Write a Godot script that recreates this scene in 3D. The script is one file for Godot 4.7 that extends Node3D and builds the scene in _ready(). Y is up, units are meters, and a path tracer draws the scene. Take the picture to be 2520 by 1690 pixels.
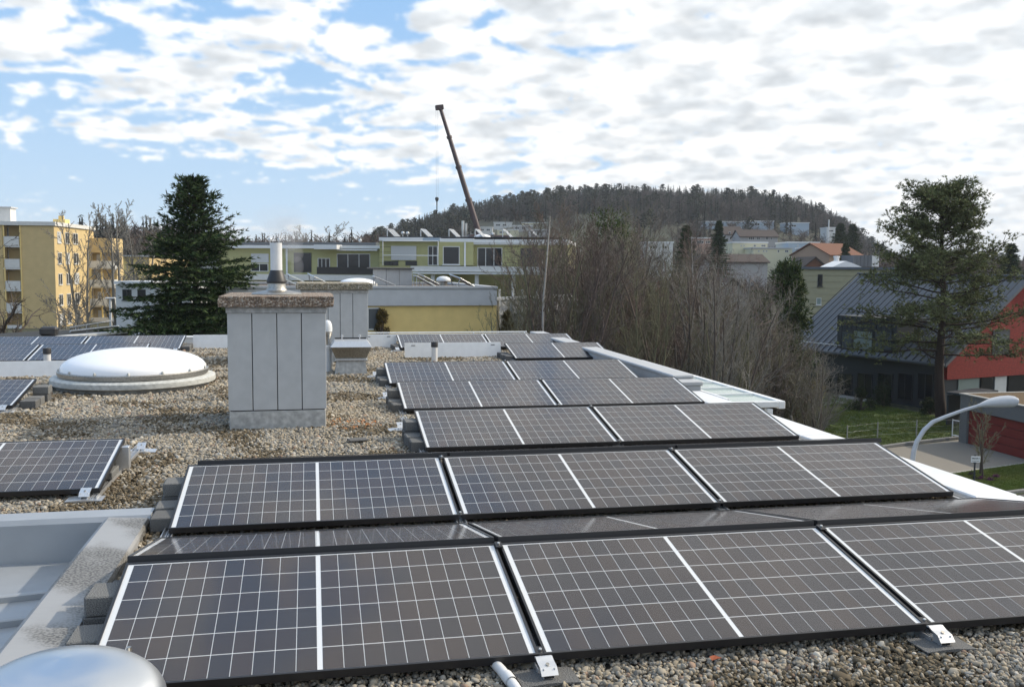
extends Node3D
# A gravel flat roof with tilted solar panels, chimneys and a skylight; houses, bare trees and a wooded hill beyond.
# World: x runs along the panel rows, -z away from the camera, metres. Pixels below are those of the 2520 x 1690 photograph.

const FOCAL := 2358.0
const EYE := Vector3(0, 8.71, 0)
const GRAVEL := 7.06
var cam_basis: Basis
var rng := RandomNumberGenerator.new()
var used := {}
var M := {}
var T := {}

# ---------------------------------------------------------------- mesh buffer
class MB:
	var v := PackedVector3Array()
	var n := PackedVector3Array()
	var uv := PackedVector2Array()
	var c := PackedColorArray()
	var ix := PackedInt32Array()
	var tint := Color(1, 1, 1)
	var tinted := false
	func tri(a: Vector3, b: Vector3, d: Vector3, nn: Vector3) -> void:
		var k := v.size()
		v.push_back(a); v.push_back(b); v.push_back(d)
		n.push_back(nn); n.push_back(nn); n.push_back(nn)
		uv.push_back(Vector2(0, 0)); uv.push_back(Vector2(1, 0)); uv.push_back(Vector2(0, 1))
		if tinted:
			c.push_back(tint); c.push_back(tint); c.push_back(tint)
		ix.push_back(k)
		if (b - a).cross(d - a).dot(nn) < 0.0:
			ix.push_back(k + 1); ix.push_back(k + 2)
		else:
			ix.push_back(k + 2); ix.push_back(k + 1)
	func quad(a: Vector3, b: Vector3, d: Vector3, e: Vector3, nn := Vector3.ZERO) -> void:
		if nn == Vector3.ZERO:
			nn = (d - a).cross(e - b).normalized()
		var k := v.size()
		v.push_back(a); v.push_back(b); v.push_back(d); v.push_back(e)
		for i in 4:
			n.push_back(nn)
			if tinted:
				c.push_back(tint)
		uv.push_back(Vector2(0, 1)); uv.push_back(Vector2(1, 1)); uv.push_back(Vector2(1, 0)); uv.push_back(Vector2(0, 0))
		if (b - a).cross(d - a).dot(nn) < 0.0:
			ix.append_array(PackedInt32Array([k, k + 1, k + 2, k, k + 2, k + 3]))
		else:
			ix.append_array(PackedInt32Array([k, k + 2, k + 1, k, k + 3, k + 2]))
	func box(lo: Vector3, hi: Vector3, xf := Transform3D.IDENTITY) -> void:
		var p := []
		for i in 8:
			p.append(xf * Vector3(hi.x if i & 1 else lo.x, hi.y if i & 2 else lo.y, hi.z if i & 4 else lo.z))
		var b := xf.basis
		quad(p[0], p[4], p[6], p[2], -b.x.normalized()); quad(p[1], p[3], p[7], p[5], b.x.normalized())
		quad(p[0], p[1], p[5], p[4], -b.y.normalized()); quad(p[2], p[6], p[7], p[3], b.y.normalized())
		quad(p[0], p[2], p[3], p[1], -b.z.normalized()); quad(p[4], p[5], p[7], p[6], b.z.normalized())
	func cbox(lo: Vector3, hi: Vector3, ch: float, xf := Transform3D.IDENTITY) -> void:
		# a box whose edges and corners are chamfered
		var m := (lo + hi) / 2.0
		var h := (hi - lo) / 2.0
		ch = minf(ch, minf(h.x, minf(h.y, h.z)) * 0.9)
		var at := func(s: Vector3, axis: int) -> Vector3:
			var q := h - Vector3(ch, ch, ch)
			q[axis] = h[axis]
			return xf * (m + q * s)
		for axis in 3:
			var a1 := (axis + 1) % 3
			var a2 := (axis + 2) % 3
			for s in [-1.0, 1.0]:
				var q := []
				for k in [[-1, -1], [1, -1], [1, 1], [-1, 1]]:
					var sg := Vector3.ONE
					sg[axis] = s; sg[a1] = k[0]; sg[a2] = k[1]
					q.append(at.call(sg, axis))
				var nn := Vector3.ZERO
				nn[axis] = s
				quad(q[0], q[1], q[2], q[3], (xf.basis * nn).normalized())
			for s1 in [-1.0, 1.0]:
				for s2 in [-1.0, 1.0]:
					var q := []
					for s in [-1.0, 1.0]:
						var sg := Vector3.ONE
						sg[axis] = s; sg[a1] = s1; sg[a2] = s2
						q.append(at.call(sg, a1)); q.append(at.call(sg, a2))
					var nn := Vector3.ZERO
					nn[a1] = s1; nn[a2] = s2
					quad(q[0], q[1], q[3], q[2], (xf.basis * nn).normalized())
		for i in 8:
			var sg := Vector3(1 if i & 1 else -1, 1 if i & 2 else -1, 1 if i & 4 else -1)
			tri(at.call(sg, 0), at.call(sg, 1), at.call(sg, 2), (xf.basis * sg).normalized())
	func tube(a: Vector3, b: Vector3, r0: float, r1: float, seg := 6) -> void:
		var d := b - a
		if d.length_squared() < 1e-10:
			return
		d = d.normalized()
		var x := d.cross(Vector3(0, 0, 1) if absf(d.z) < 0.8 else Vector3(1, 0, 0)).normalized()
		var y := d.cross(x)
		var k := v.size()
		for i in seg:
			var t := TAU * i / seg
			var o := x * cos(t) + y * sin(t)
			v.push_back(a + o * r0); v.push_back(b + o * r1)
			n.push_back(o); n.push_back(o)
			uv.push_back(Vector2(float(i) / seg, 0)); uv.push_back(Vector2(float(i) / seg, 1))
			if tinted:
				c.push_back(tint); c.push_back(tint)
		for i in seg:
			var p := k + 2 * i
			var q := k + 2 * ((i + 1) % seg)
			ix.push_back(p); ix.push_back(p + 1); ix.push_back(q)
			ix.push_back(q); ix.push_back(p + 1); ix.push_back(q + 1)
	func disc(ctr: Vector3, nn: Vector3, r: float, seg := 16) -> void:
		var x := nn.cross(Vector3(0, 0, 1) if absf(nn.z) < 0.8 else Vector3(1, 0, 0)).normalized()
		var y := nn.cross(x)
		for i in seg:
			tri(ctr, ctr + (x * cos(TAU * i / seg) + y * sin(TAU * i / seg)) * r, ctr + (x * cos(TAU * (i + 1) / seg) + y * sin(TAU * (i + 1) / seg)) * r, nn)
	func rod(a: Vector3, b: Vector3, r: float, seg := 8) -> void:
		tube(a, b, r, r, seg)
		disc(a, (a - b).normalized(), r, seg)
		disc(b, (b - a).normalized(), r, seg)
	func sweep(pts: Array, radii: Array, seg := 12) -> void:
		# a smooth tube through points
		var k := v.size()
		var up := Vector3(0, 0, 1)
		for j in pts.size():
			var d: Vector3 = (pts[mini(j + 1, pts.size() - 1)] - pts[maxi(j - 1, 0)]).normalized()
			var x := d.cross(up if absf(d.dot(up)) < 0.9 else Vector3(1, 0, 0)).normalized()
			var y := d.cross(x)
			for i in seg:
				var o := x * cos(TAU * i / seg) + y * sin(TAU * i / seg)
				var r = radii[j]
				v.push_back(pts[j] + (o * r if r is float else x * cos(TAU * i / seg) * r.x + y * sin(TAU * i / seg) * r.y))
				n.push_back(o)
				uv.push_back(Vector2(float(i) / seg, float(j)))
				if tinted:
					c.push_back(tint)
		for j in pts.size() - 1:
			for i in seg:
				var a := k + j * seg + i
				var b := k + j * seg + (i + 1) % seg
				ix.append_array(PackedInt32Array([a, a + seg, b, b, a + seg, b + seg]))
	func lathe(prof: Array, seg := 32, ctr := Vector3.ZERO) -> void:
		# profile of (radius, height); every span is its own smooth ring
		for j in prof.size() - 1:
			var p: Vector2 = prof[j]
			var q: Vector2 = prof[j + 1]
			var s := Vector2(q.y - p.y, p.x - q.x).normalized()
			var s0 := s
			var s1 := s
			if j > 0:
				var w: Vector2 = prof[j - 1]
				var t := Vector2(p.y - w.y, w.x - p.x).normalized()
				if t.dot(s) > 0.75: s0 = (s + t).normalized()
			if j < prof.size() - 2:
				var w: Vector2 = prof[j + 2]
				var t := Vector2(w.y - q.y, q.x - w.x).normalized()
				if t.dot(s) > 0.75: s1 = (s + t).normalized()
			var k := v.size()
			for i in seg + 1:
				var o := Vector3(cos(TAU * i / seg), 0, sin(TAU * i / seg))
				v.push_back(ctr + o * p.x + Vector3(0, p.y, 0)); v.push_back(ctr + o * q.x + Vector3(0, q.y, 0))
				n.push_back(o * s0.x + Vector3(0, s0.y, 0)); n.push_back(o * s1.x + Vector3(0, s1.y, 0))
				uv.push_back(Vector2(float(i) / seg, 0)); uv.push_back(Vector2(float(i) / seg, 1))
				if tinted:
					c.push_back(tint); c.push_back(tint)
			for i in seg:
				var a := k + 2 * i
				ix.append_array(PackedInt32Array([a, a + 2, a + 1, a + 2, a + 3, a + 1]))
	func prism(poly: Array, lo: float, hi: float, xf := Transform3D.IDENTITY) -> void:
		# polygon in xy, pulled along z
		var pv := PackedVector2Array(poly)
		var t := Geometry2D.triangulate_polygon(pv)
		for i in range(0, t.size(), 3):
			for z in [lo, hi]:
				var a := pv[t[i]]; var b := pv[t[i + 1]]; var d := pv[t[i + 2]]
				tri(xf * Vector3(a.x, a.y, z), xf * Vector3(b.x, b.y, z), xf * Vector3(d.x, d.y, z), xf.basis * Vector3(0, 0, -1 if z == lo else 1))
		var turn := 1.0 if Geometry2D.is_polygon_clockwise(pv) else -1.0
		for i in pv.size():
			var a := pv[i]; var b := pv[(i + 1) % pv.size()]
			var nn := Vector3(-(b.y - a.y), b.x - a.x, 0).normalized() * turn
			quad(xf * Vector3(a.x, a.y, lo), xf * Vector3(b.x, b.y, lo), xf * Vector3(b.x, b.y, hi), xf * Vector3(a.x, a.y, hi), (xf.basis * nn).normalized())
	func blade(p: Vector3, d: Vector3, side: Vector3, w: float) -> void:
		# one leaf-like triangle, wide at the middle of its foot
		var nn := side.cross(d).normalized()
		var k := v.size()
		v.push_back(p - side * w); v.push_back(p + side * w); v.push_back(p + d)
		n.push_back(nn); n.push_back(nn); n.push_back(nn)
		uv.push_back(Vector2(0, 0)); uv.push_back(Vector2(1, 0)); uv.push_back(Vector2(0, 1))
		if tinted:
			c.push_back(tint); c.push_back(tint); c.push_back(tint)
		ix.push_back(k); ix.push_back(k + 2); ix.push_back(k + 1)
	func mesh() -> ArrayMesh:
		var a := []
		a.resize(Mesh.ARRAY_MAX)
		a[Mesh.ARRAY_VERTEX] = v; a[Mesh.ARRAY_NORMAL] = n; a[Mesh.ARRAY_TEX_UV] = uv; a[Mesh.ARRAY_INDEX] = ix
		if tinted:
			a[Mesh.ARRAY_COLOR] = c
		var m := ArrayMesh.new()
		m.add_surface_from_arrays(Mesh.PRIMITIVE_TRIANGLES, a)
		return m

# ---------------------------------------------------------------- nodes
func numbered(called: String) -> String:
	if not used.has(called):
		used[called] = 0
		return called
	used[called] += 1
	return "%s_%03d" % [called, used[called]]

func thing(called: String, label: String, category: String, at := Vector3.ZERO, turn := 0.0, group := "") -> Node3D:
	var o := Node3D.new()
	o.name = numbered(called)
	add_child(o)
	o.position = at
	o.rotation.y = turn
	tag(o, label, category, group)
	return o

func tag(o: Node, label: String, category: String, group := "") -> void:
	o.set_meta("label", label)
	o.set_meta("category", category)
	if group != "":
		o.set_meta("group", group)

func part(parent: Node, called: String, mesh: Mesh, m: Material, at := Vector3.ZERO) -> MeshInstance3D:
	var o := MeshInstance3D.new()
	o.name = called
	o.mesh = mesh
	o.material_override = null
	if mesh is PrimitiveMesh:
		o.material_override = m
	else:
		for i in mesh.get_surface_count():
			o.set_surface_override_material(i, m)
	o.position = at
	if parent == self:
		o.name = numbered(called)
		add_child(o)
	else:
		parent.add_child(o, true)
	return o

func whole(called: String, label: String, category: String, mesh: Mesh, m: Material, at := Vector3.ZERO, group := "") -> MeshInstance3D:
	var o := part(self, called, mesh, m, at)
	tag(o, label, category, group)
	return o

func struct(called: String, mesh: Mesh, m: Material, kind := "structure") -> MeshInstance3D:
	var o := part(self, called, mesh, m)
	o.set_meta("kind", kind)
	return o

func copy(o: Node3D, at: Vector3, turn: float, scl := Vector3.ONE, label := "") -> Node3D:
	var r: Node3D = o.duplicate()
	r.name = numbered(String(o.name).rstrip("0123456789").trim_suffix("_"))
	add_child(r)
	r.position = at
	r.rotation = Vector3(0, turn, 0)
	r.scale = scl
	if label != "":
		r.set_meta("label", label)
	return r

# ---------------------------------------------------------------- photograph to place
func ray(u: float, v: float) -> Vector3:
	return cam_basis * Vector3((u - 1260.0) / FOCAL, -(v - 845.0) / FOCAL, -1.0)
func on_y(u: float, v: float, y: float) -> Vector3:
	var d := ray(u, v)
	return EYE + d * ((y - EYE.y) / d.y)
func on_z(u: float, v: float, z: float) -> Vector3:
	var d := ray(u, v)
	return EYE + d * ((z - EYE.z) / d.z)
func deep(u: float, v: float, depth: float) -> Vector3:
	return EYE + ray(u, v) * depth
func facade(o: Node3D, u0: float, d0: float, u1: float, d1: float, base := 0.0) -> Node3D:
	# puts a thing with x along a wall that runs from pixel column u0 to u1 at those depths, z out of the wall
	var a := deep(u0, 652, d0)
	var b := deep(u1, 652, d1)
	var x := Vector3(b.x - a.x, 0, b.z - a.z).normalized()
	o.transform = Transform3D(Basis(x, Vector3.UP, x.cross(Vector3.UP)), Vector3(a.x, base, a.z))
	return o
func hit(o: Node3D, u: float, v: float, off := 0.0) -> Vector3:
	var t := o.transform
	var d := ray(u, v)
	var nn := t.basis.z
	var k := (t.origin + nn * off - EYE).dot(nn) / d.dot(nn)
	return t.affine_inverse() * (EYE + d * k)
func rect(o: Node3D, u0: float, v0: float, u1: float, v1: float, off := 0.0) -> Array:
	var um := (u0 + u1) / 2
	var vm := (v0 + v1) / 2
	return [hit(o, u0, vm, off).x, hit(o, um, v1, off).y, hit(o, u1, vm, off).x, hit(o, um, v0, off).y]
func fbox(o: Node3D, called: String, m: Material, u0: float, v0: float, u1: float, v1: float, z0: float, z1: float, parent: Node = null) -> MeshInstance3D:
	var r := rect(o, u0, v0, u1, v1, z1)
	var b := MB.new()
	b.box(Vector3(r[0], maxf(r[1], 0.0), z0), Vector3(r[2], r[3], z1))
	return part(parent if parent else o, called, b.mesh(), m)
func fwin(o: Node3D, u0: float, v0: float, u1: float, v1: float, panes: int, frame: Material, pane: Material, off := 0.0, sill := true, bar := 0.06) -> void:
	# a window: frame (the part) with its panes and sill as pieces of it
	var r := rect(o, u0, v0, u1, v1, off)
	var b := MB.new()
	var z0 := off + 0.002
	var z1 := off + 0.05
	b.box(Vector3(r[0], r[1], z0), Vector3(r[0] + bar, r[3], z1)); b.box(Vector3(r[2] - bar, r[1], z0), Vector3(r[2], r[3], z1))
	b.box(Vector3(r[0] + bar, r[3] - bar, z0), Vector3(r[2] - bar, r[3], z1)); b.box(Vector3(r[0] + bar, r[1], z0), Vector3(r[2] - bar, r[1] + bar, z1))
	var w: float = (r[2] - r[0]) / panes
	for i in range(1, panes):
		b.box(Vector3(r[0] + w * i - bar / 2, r[1] + bar, z0), Vector3(r[0] + w * i + bar / 2, r[3] - bar, z1))
	var f := part(o, "window", b.mesh(), frame)
	for i in panes:
		var g := MB.new()
		g.box(Vector3(r[0] + w * i + bar * 0.5, r[1] + bar, z0), Vector3(r[0] + w * (i + 1) - bar * 0.5, r[3] - bar, off + 0.02))
		part(f, "pane", g.mesh(), pane)
	if sill:
		var s := MB.new()
		s.box(Vector3(r[0] - 0.06, r[1] - 0.07, z0), Vector3(r[2] + 0.06, r[1] - 0.002, off + 0.12))
		part(f, "sill", s.mesh(), frame)

# ---------------------------------------------------------------- materials
func noise_tex(seed_: int, freq: float, oct: int, lo: float, hi: float, contrast := 1.0, size := 512) -> ImageTexture:
	var fn := FastNoiseLite.new()
	fn.seed = seed_
	fn.noise_type = FastNoiseLite.TYPE_SIMPLEX_SMOOTH
	fn.frequency = freq
	fn.fractal_octaves = oct
	var im := fn.get_seamless_image(size, size)
	im.convert(Image.FORMAT_L8)
	var d := im.get_data()
	var lut := PackedByteArray()
	for i in 256:
		var t := clampf((i / 255.0 - 0.5) * contrast + 0.5, 0, 1)
		lut.push_back(int(255 * (lo + (hi - lo) * t)))
	for i in d.size():
		d[i] = lut[d[i]]
	return ImageTexture.create_from_image(Image.create_from_data(size, size, false, Image.FORMAT_L8, d))

func mat(called: String, r: float, g: float, b: float, rough := 0.8, tex := "", scale := 1.0, metal := 0.0, bump := 0.0) -> StandardMaterial3D:
	# r, g, b are linear base colours
	var m := StandardMaterial3D.new()
	m.resource_name = called
	m.albedo_color = Color(r, g, b).linear_to_srgb()
	m.roughness = rough
	m.metallic = metal
	if tex != "":
		m.albedo_texture = T[tex]
		m.uv1_triplanar = true
		m.uv1_world_triplanar = true
		m.uv1_scale = Vector3.ONE * scale
		if bump > 0.0:
			m.heightmap_enabled = true
			m.heightmap_texture = T[tex]
			m.heightmap_scale = bump
	M[called] = m
	return m

func veg(called: String, rough := 0.7, through := 0.0) -> StandardMaterial3D:
	var m := StandardMaterial3D.new()
	m.resource_name = called
	m.vertex_color_use_as_albedo = true
	m.roughness = rough
	m.metallic_specular = 0.3
	if through > 0.0:
		m.backlight_enabled = true
		m.backlight = Color(through, through, through)
	M[called] = m
	return m

func lichen_tex() -> ImageTexture:
	# weathered sheet: fine dark specks of dirt and lichen gathered in drifts
	var a := FastNoiseLite.new()
	a.seed = 41; a.frequency = 0.20; a.fractal_octaves = 4
	var b := FastNoiseLite.new()
	b.seed = 42; b.frequency = 0.0042; b.fractal_octaves = 4
	var ia := a.get_seamless_image(512, 512)
	var ib := b.get_seamless_image(512, 512)
	ia.convert(Image.FORMAT_L8)
	ib.convert(Image.FORMAT_L8)
	var da := ia.get_data()
	var db := ib.get_data()
	var out := PackedByteArray()
	out.resize(512 * 512 * 3)
	for i in da.size():
		var drift := smoothstep(0.30, 0.72, db[i] / 255.0)
		var speck := smoothstep(0.42, 0.66, da[i] / 255.0)
		var k := 1.0 - 0.36 * drift * speck - 0.14 * drift
		out[i * 3] = int(250 * k); out[i * 3 + 1] = int(250 * k * (1.0 - 0.02 * drift)); out[i * 3 + 2] = int(250 * k * (1.0 - 0.06 * drift))
	return ImageTexture.create_from_image(Image.create_from_data(512, 512, false, Image.FORMAT_RGB8, out))

func aggregate_tex(seed_: int, cols: Array) -> ImageTexture:
	# washed concrete: small stones of several colours in a dark paste
	rng.seed = seed_
	var im := Image.create(384, 384, false, Image.FORMAT_RGB8)
	im.fill(Color(0.09, 0.07, 0.055).linear_to_srgb())
	for i in 4200:
		var cx := rng.randi() % 384
		var cy := rng.randi() % 384
		var r := rng.randi_range(3, 7)
		var q := rng.randf_range(0.5, 1.0)
		var c: Color = ((cols[rng.randi() % cols.size()] as Color) * rng.randf_range(0.7, 1.2)).linear_to_srgb()
		for y in range(-r, r + 1):
			for x in range(-r, r + 1):
				if x * x + y * y * q * 2.0 < r * r:
					im.set_pixel(posmod(cx + x, 384), posmod(cy + y, 384), c)
	return ImageTexture.create_from_image(im)

func make_materials() -> void:
	T.soft = noise_tex(1, 0.012, 4, 0.945, 1.0)
	T.mid = noise_tex(2, 0.02, 5, 0.80, 1.0, 1.4)
	T.strong = noise_tex(3, 0.03, 5, 0.42, 1.0, 1.7)
	T.grain = noise_tex(4, 0.16, 3, 0.45, 1.0, 1.6)
	T.blotch = noise_tex(5, 0.008, 5, 0.5, 1.0, 2.0)
	T.lichen = lichen_tex()
	T.aggregate = aggregate_tex(21, [Color(0.28, 0.205, 0.15), Color(0.18, 0.125, 0.09), Color(0.38, 0.32, 0.25), Color(0.12, 0.09, 0.07), Color(0.50, 0.46, 0.40), Color(0.20, 0.13, 0.085)])
	T.aggregate_mossy = aggregate_tex(22, [Color(0.30, 0.25, 0.18), Color(0.18, 0.16, 0.10), Color(0.40, 0.35, 0.27), Color(0.12, 0.11, 0.07), Color(0.48, 0.45, 0.38)])
	mat("board", 0.49, 0.50, 0.50, 0.62, "soft", 0.9)
	mat("board_trim", 0.52, 0.53, 0.53, 0.6, "mid", 1.3)
	mat("plinth", 0.52, 0.52, 0.50, 0.75, "mid", 1.1)
	mat("dark_gap", 0.02, 0.02, 0.022, 0.9)
	mat("exposed_concrete", 1.0, 1.0, 1.0, 0.95, "aggregate", 2.2, 0.0, 0.6)
	mat("exposed_concrete_grey", 1.0, 1.0, 1.0, 0.95, "aggregate_mossy", 2.0, 0.0, 0.6)
	mat("steel", 0.62, 0.62, 0.61, 0.28, "soft", 2.0, 1.0)
	mat("steel_dull", 0.50, 0.48, 0.44, 0.42, "mid", 3.0, 1.0)
	mat("aluminium", 0.68, 0.69, 0.70, 0.42, "soft", 4.0, 0.85)
	mat("white_metal", 0.74, 0.75, 0.75, 0.38, "soft", 1.0)
	mat("pipe_white", 0.66, 0.66, 0.65, 0.5, "soft", 2.0)
	mat("black_plastic", 0.022, 0.022, 0.024, 0.5)
	mat("black_frame", 0.014, 0.014, 0.016, 0.45)
	mat("backsheet", 0.64, 0.65, 0.65, 0.6)
	mat("panel_back", 0.30, 0.30, 0.31, 0.7)
	mat("concrete", 0.300, 0.300, 0.290, 0.9, "grain", 2.0, 0.0, 0.5)
	mat("concrete_dark", 0.220, 0.220, 0.215, 0.9, "grain", 2.0, 0.0, 0.5)
	mat("concrete_pale", 0.42, 0.41, 0.38, 0.9, "mid", 1.2)
	mat("curb_white", 0.60, 0.61, 0.58, 0.7, "mid", 1.6)
	mat("acrylic", 0.84, 0.85, 0.87, 0.22)
	mat("deck", 0.17, 0.145, 0.115, 0.95, "grain", 1.6)
	mat("zinc", 0.360, 0.380, 0.400, 0.45, "soft", 0.6, 0.25)
	mat("zinc_worn", 0.330, 0.335, 0.340, 0.55, "lichen", 0.55, 0.1)
	mat("coping_white", 0.72, 0.73, 0.73, 0.4, "soft", 0.7)
	mat("coping_grey", 0.46, 0.47, 0.48, 0.45, "soft", 0.7, 0.15)
	mat("plaster_grey", 0.540, 0.550, 0.560, 0.85, "soft", 0.3)
	mat("plaster_white", 0.66, 0.66, 0.64, 0.85, "soft", 0.3)
	mat("plaster_yellow", 0.820, 0.620, 0.250, 0.88, "soft", 0.25)
	mat("plaster_ochre", 0.600, 0.455, 0.225, 0.9, "soft", 0.12)
	mat("plaster_green", 0.410, 0.395, 0.190, 0.85, "soft", 0.3)
	mat("plaster_beige", 0.36, 0.335, 0.22, 0.85, "soft", 0.3)
	mat("plaster_red", 0.270, 0.031, 0.023, 0.85, "mid", 0.5)
	mat("door_red", 0.20, 0.026, 0.02, 0.6, "soft", 0.7)
	mat("slate_metal", 0.105, 0.118, 0.135, 0.5, "soft", 0.5, 0.1)
	mat("anthracite", 0.040, 0.046, 0.052, 0.55, "soft", 0.6)
	mat("window_frame_white", 0.62, 0.62, 0.6, 0.5)
	mat("window_frame_dark", 0.03, 0.032, 0.035, 0.5)
	mat("pane_dark", 0.018, 0.02, 0.024, 0.06)
	mat("pane_grey", 0.10, 0.11, 0.12, 0.12)
	mat("pane_pale", 0.25, 0.30, 0.28, 0.15)
	mat("blind", 0.50, 0.51, 0.51, 0.7)
	mat("railing_dark", 0.03, 0.028, 0.026, 0.6)
	mat("tile_brown", 0.085, 0.06, 0.05, 0.9, "grain", 0.4)
	mat("tile_orange", 0.28, 0.11, 0.055, 0.9, "grain", 0.4)
	mat("crane_red", 0.060, 0.034, 0.036, 0.55, "soft", 0.3)
	mat("lawn", 0.100, 0.155, 0.026, 0.95, "strong", 0.5)
	mat("ground", 0.075, 0.085, 0.04, 0.95, "strong", 0.12)
	mat("asphalt", 0.11, 0.11, 0.11, 0.9, "grain", 0.8)
	mat("paver", 0.36, 0.33, 0.28, 0.9, "grain", 1.2)
	mat("sedum", 0.20, 0.12, 0.045, 0.95, "strong", 0.9)
	mat("lamp_grey", 0.42, 0.45, 0.49, 0.4, "soft", 1.0)
	mat("wood_orange", 0.45, 0.12, 0.04, 0.7)
	mat("car_white", 0.62, 0.64, 0.66, 0.25)
	mat("rubber", 0.02, 0.02, 0.02, 0.85)
	mat("bark_dark", 0.085, 0.068, 0.056, 0.95)
	mat("bark_grey", 0.175, 0.165, 0.145, 0.95)
	mat("bark_olive", 0.145, 0.138, 0.085, 0.95)
	mat("bark_red", 0.122, 0.092, 0.078, 0.95)
	mat("bark_birch", 0.420, 0.390, 0.360, 0.9)
	mat("bark_pine", 0.085, 0.055, 0.04, 0.95, "strong", 1.4)
	mat("leaf_red", 0.26, 0.06, 0.02, 0.8)
	mat("wall_blue", 0.34, 0.42, 0.5, 0.85)
	mat("letter_black", 0.02, 0.02, 0.02, 0.7)
	veg("needles", 0.75, 0.0)
	veg("leaves", 0.7, 0.1)
	veg("pebble", 0.85)
	veg("twigs", 0.95)
	var gl := StandardMaterial3D.new()
	gl.resource_name = "solar_glass"
	gl.transparency = BaseMaterial3D.TRANSPARENCY_ALPHA
	gl.albedo_color = Color(0.9, 0.95, 1.0, 0.03)
	gl.roughness = 0.09
	gl.metallic_specular = 0.38   # anti-reflection coated
	M["solar_glass"] = gl
	var cg := StandardMaterial3D.new()
	cg.resource_name = "canopy_glass"
	cg.transparency = BaseMaterial3D.TRANSPARENCY_ALPHA
	cg.albedo_color = Color(0.72, 0.8, 0.76, 0.45)
	cg.roughness = 0.12
	M["canopy_glass"] = cg
	# a half cell: dark silicon crossed by fine silver busbars
	for k in 3:
		var im := Image.create(48, 96, false, Image.FORMAT_RGB8)
		var base: Color = [Color(0.029, 0.0185, 0.0140), Color(0.037, 0.0225, 0.0155), Color(0.024, 0.0175, 0.0165)][k]
		im.fill(base.linear_to_srgb())
		for j in 9:
			im.fill_rect(Rect2i(0, 5 + int(j * 10.6), 48, 1), Color(0.040, 0.034, 0.031).linear_to_srgb())
		var cm := StandardMaterial3D.new()
		cm.resource_name = "silicon"
		cm.albedo_texture = ImageTexture.create_from_image(im)
		cm.roughness = 0.5
		cm.metallic_specular = 0.2
		M["cell%d" % k] = cm
# ---------------------------------------------------------------- sky
var sky_w := 3072
var sky_h := 1536
var sky_data := PackedFloat32Array()
var sky_noise: Array = []
var blobs: Array = []
func sky_rows(y: int) -> PackedFloat32Array:
	var row := PackedFloat32Array()
	row.resize(sky_w * 3)
	var el := PI * (0.5 - (y + 0.5) / sky_h)
	var sy := sin(el)
	var cy := cos(el)
	var sun := Vector3(0.81, 0.59, -0.04).normalized()
	for x in sky_w:
		var az := wrapf(TAU * (x + 0.5) / sky_w, -PI, PI)
		var d := Vector3(sin(az) * cy, sy, -cos(az) * cy)
		var c := Vector3(0.80, 0.85, 0.88)
		if el > 0.0:
			# clear air: deeper blue with height, pale at the horizon
			var t := clampf(sy / 0.5, 0, 1)
			var air := Vector3(0.68, 0.84, 0.94).lerp(Vector3(0.13, 0.40, 0.84), pow(t, 0.62))
			var toward := maxf(0.0, d.dot(sun))
			air = air.lerp(Vector3(0.95, 0.97, 1.0), 0.55 * pow(toward, 3.0))
			var k := 1.0 / (sy + 0.17)
			var px := d.x * k
			var pz := d.z * k
			# a field of broken cloud, closing up toward the sun's side of the sky
			var cover := -0.10 + 0.80 * smoothstep(-0.12, 0.42, sin(az - 0.05)) + 0.20 * smoothstep(0.3, 0.8, sy)
			cover -= 0.34 * (1.0 - smoothstep(0.0, 0.09, sy)) * (1.0 - smoothstep(0.1, 0.6, sin(az - 0.05)))
			var ad := rad_to_deg(az)
			var ed := rad_to_deg(el)
			for b in blobs:
				var p := (ad - b[0]) / b[2] as float
				var q := (ed - b[1]) / b[3] as float
				var rr := p * p + q * q
				if rr < 6.0:
					cover += 0.8 * b[4] * exp(-rr)
			var wx: float = sky_noise[2].get_noise_2d(px * 2.2, pz * 2.2) * 0.16
			var nz: float = sky_noise[0].get_noise_2d(px + wx, pz + wx * 0.6) * 1.25
			var fine: float = sky_noise[1].get_noise_2d(px, pz) * 0.42
			var dens := smoothstep(-0.12, 0.40, nz + fine + cover)
			# thick parts are greyer underneath
			var thick: float = smoothstep(-0.25, 1.05, sky_noise[3].get_noise_2d(px * 1.3 + 7.0, pz * 1.3) * 1.5 + 0.12 + 0.24 * cover)
			var lit := 1.085 - 0.34 * thick * dens + 0.40 * fine + 0.35 * pow(toward, 4.0)
			var cloud := Vector3(lit * (1.0 - 0.05 * thick), lit, lit * (0.99 + 0.05 * thick))
			c = air.lerp(cloud, dens * 0.97)
			var low := 1.0 - smoothstep(0.0, 0.055, sy)
			c = c.lerp(Vector3(0.86, 0.91, 0.94), 0.6 * low)
		row[x * 3] = c.x; row[x * 3 + 1] = c.y; row[x * 3 + 2] = c.z
	return row
var sky_out: Array = []
func sky_task(y: int) -> void:
	sky_out[y] = sky_rows(y)
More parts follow.
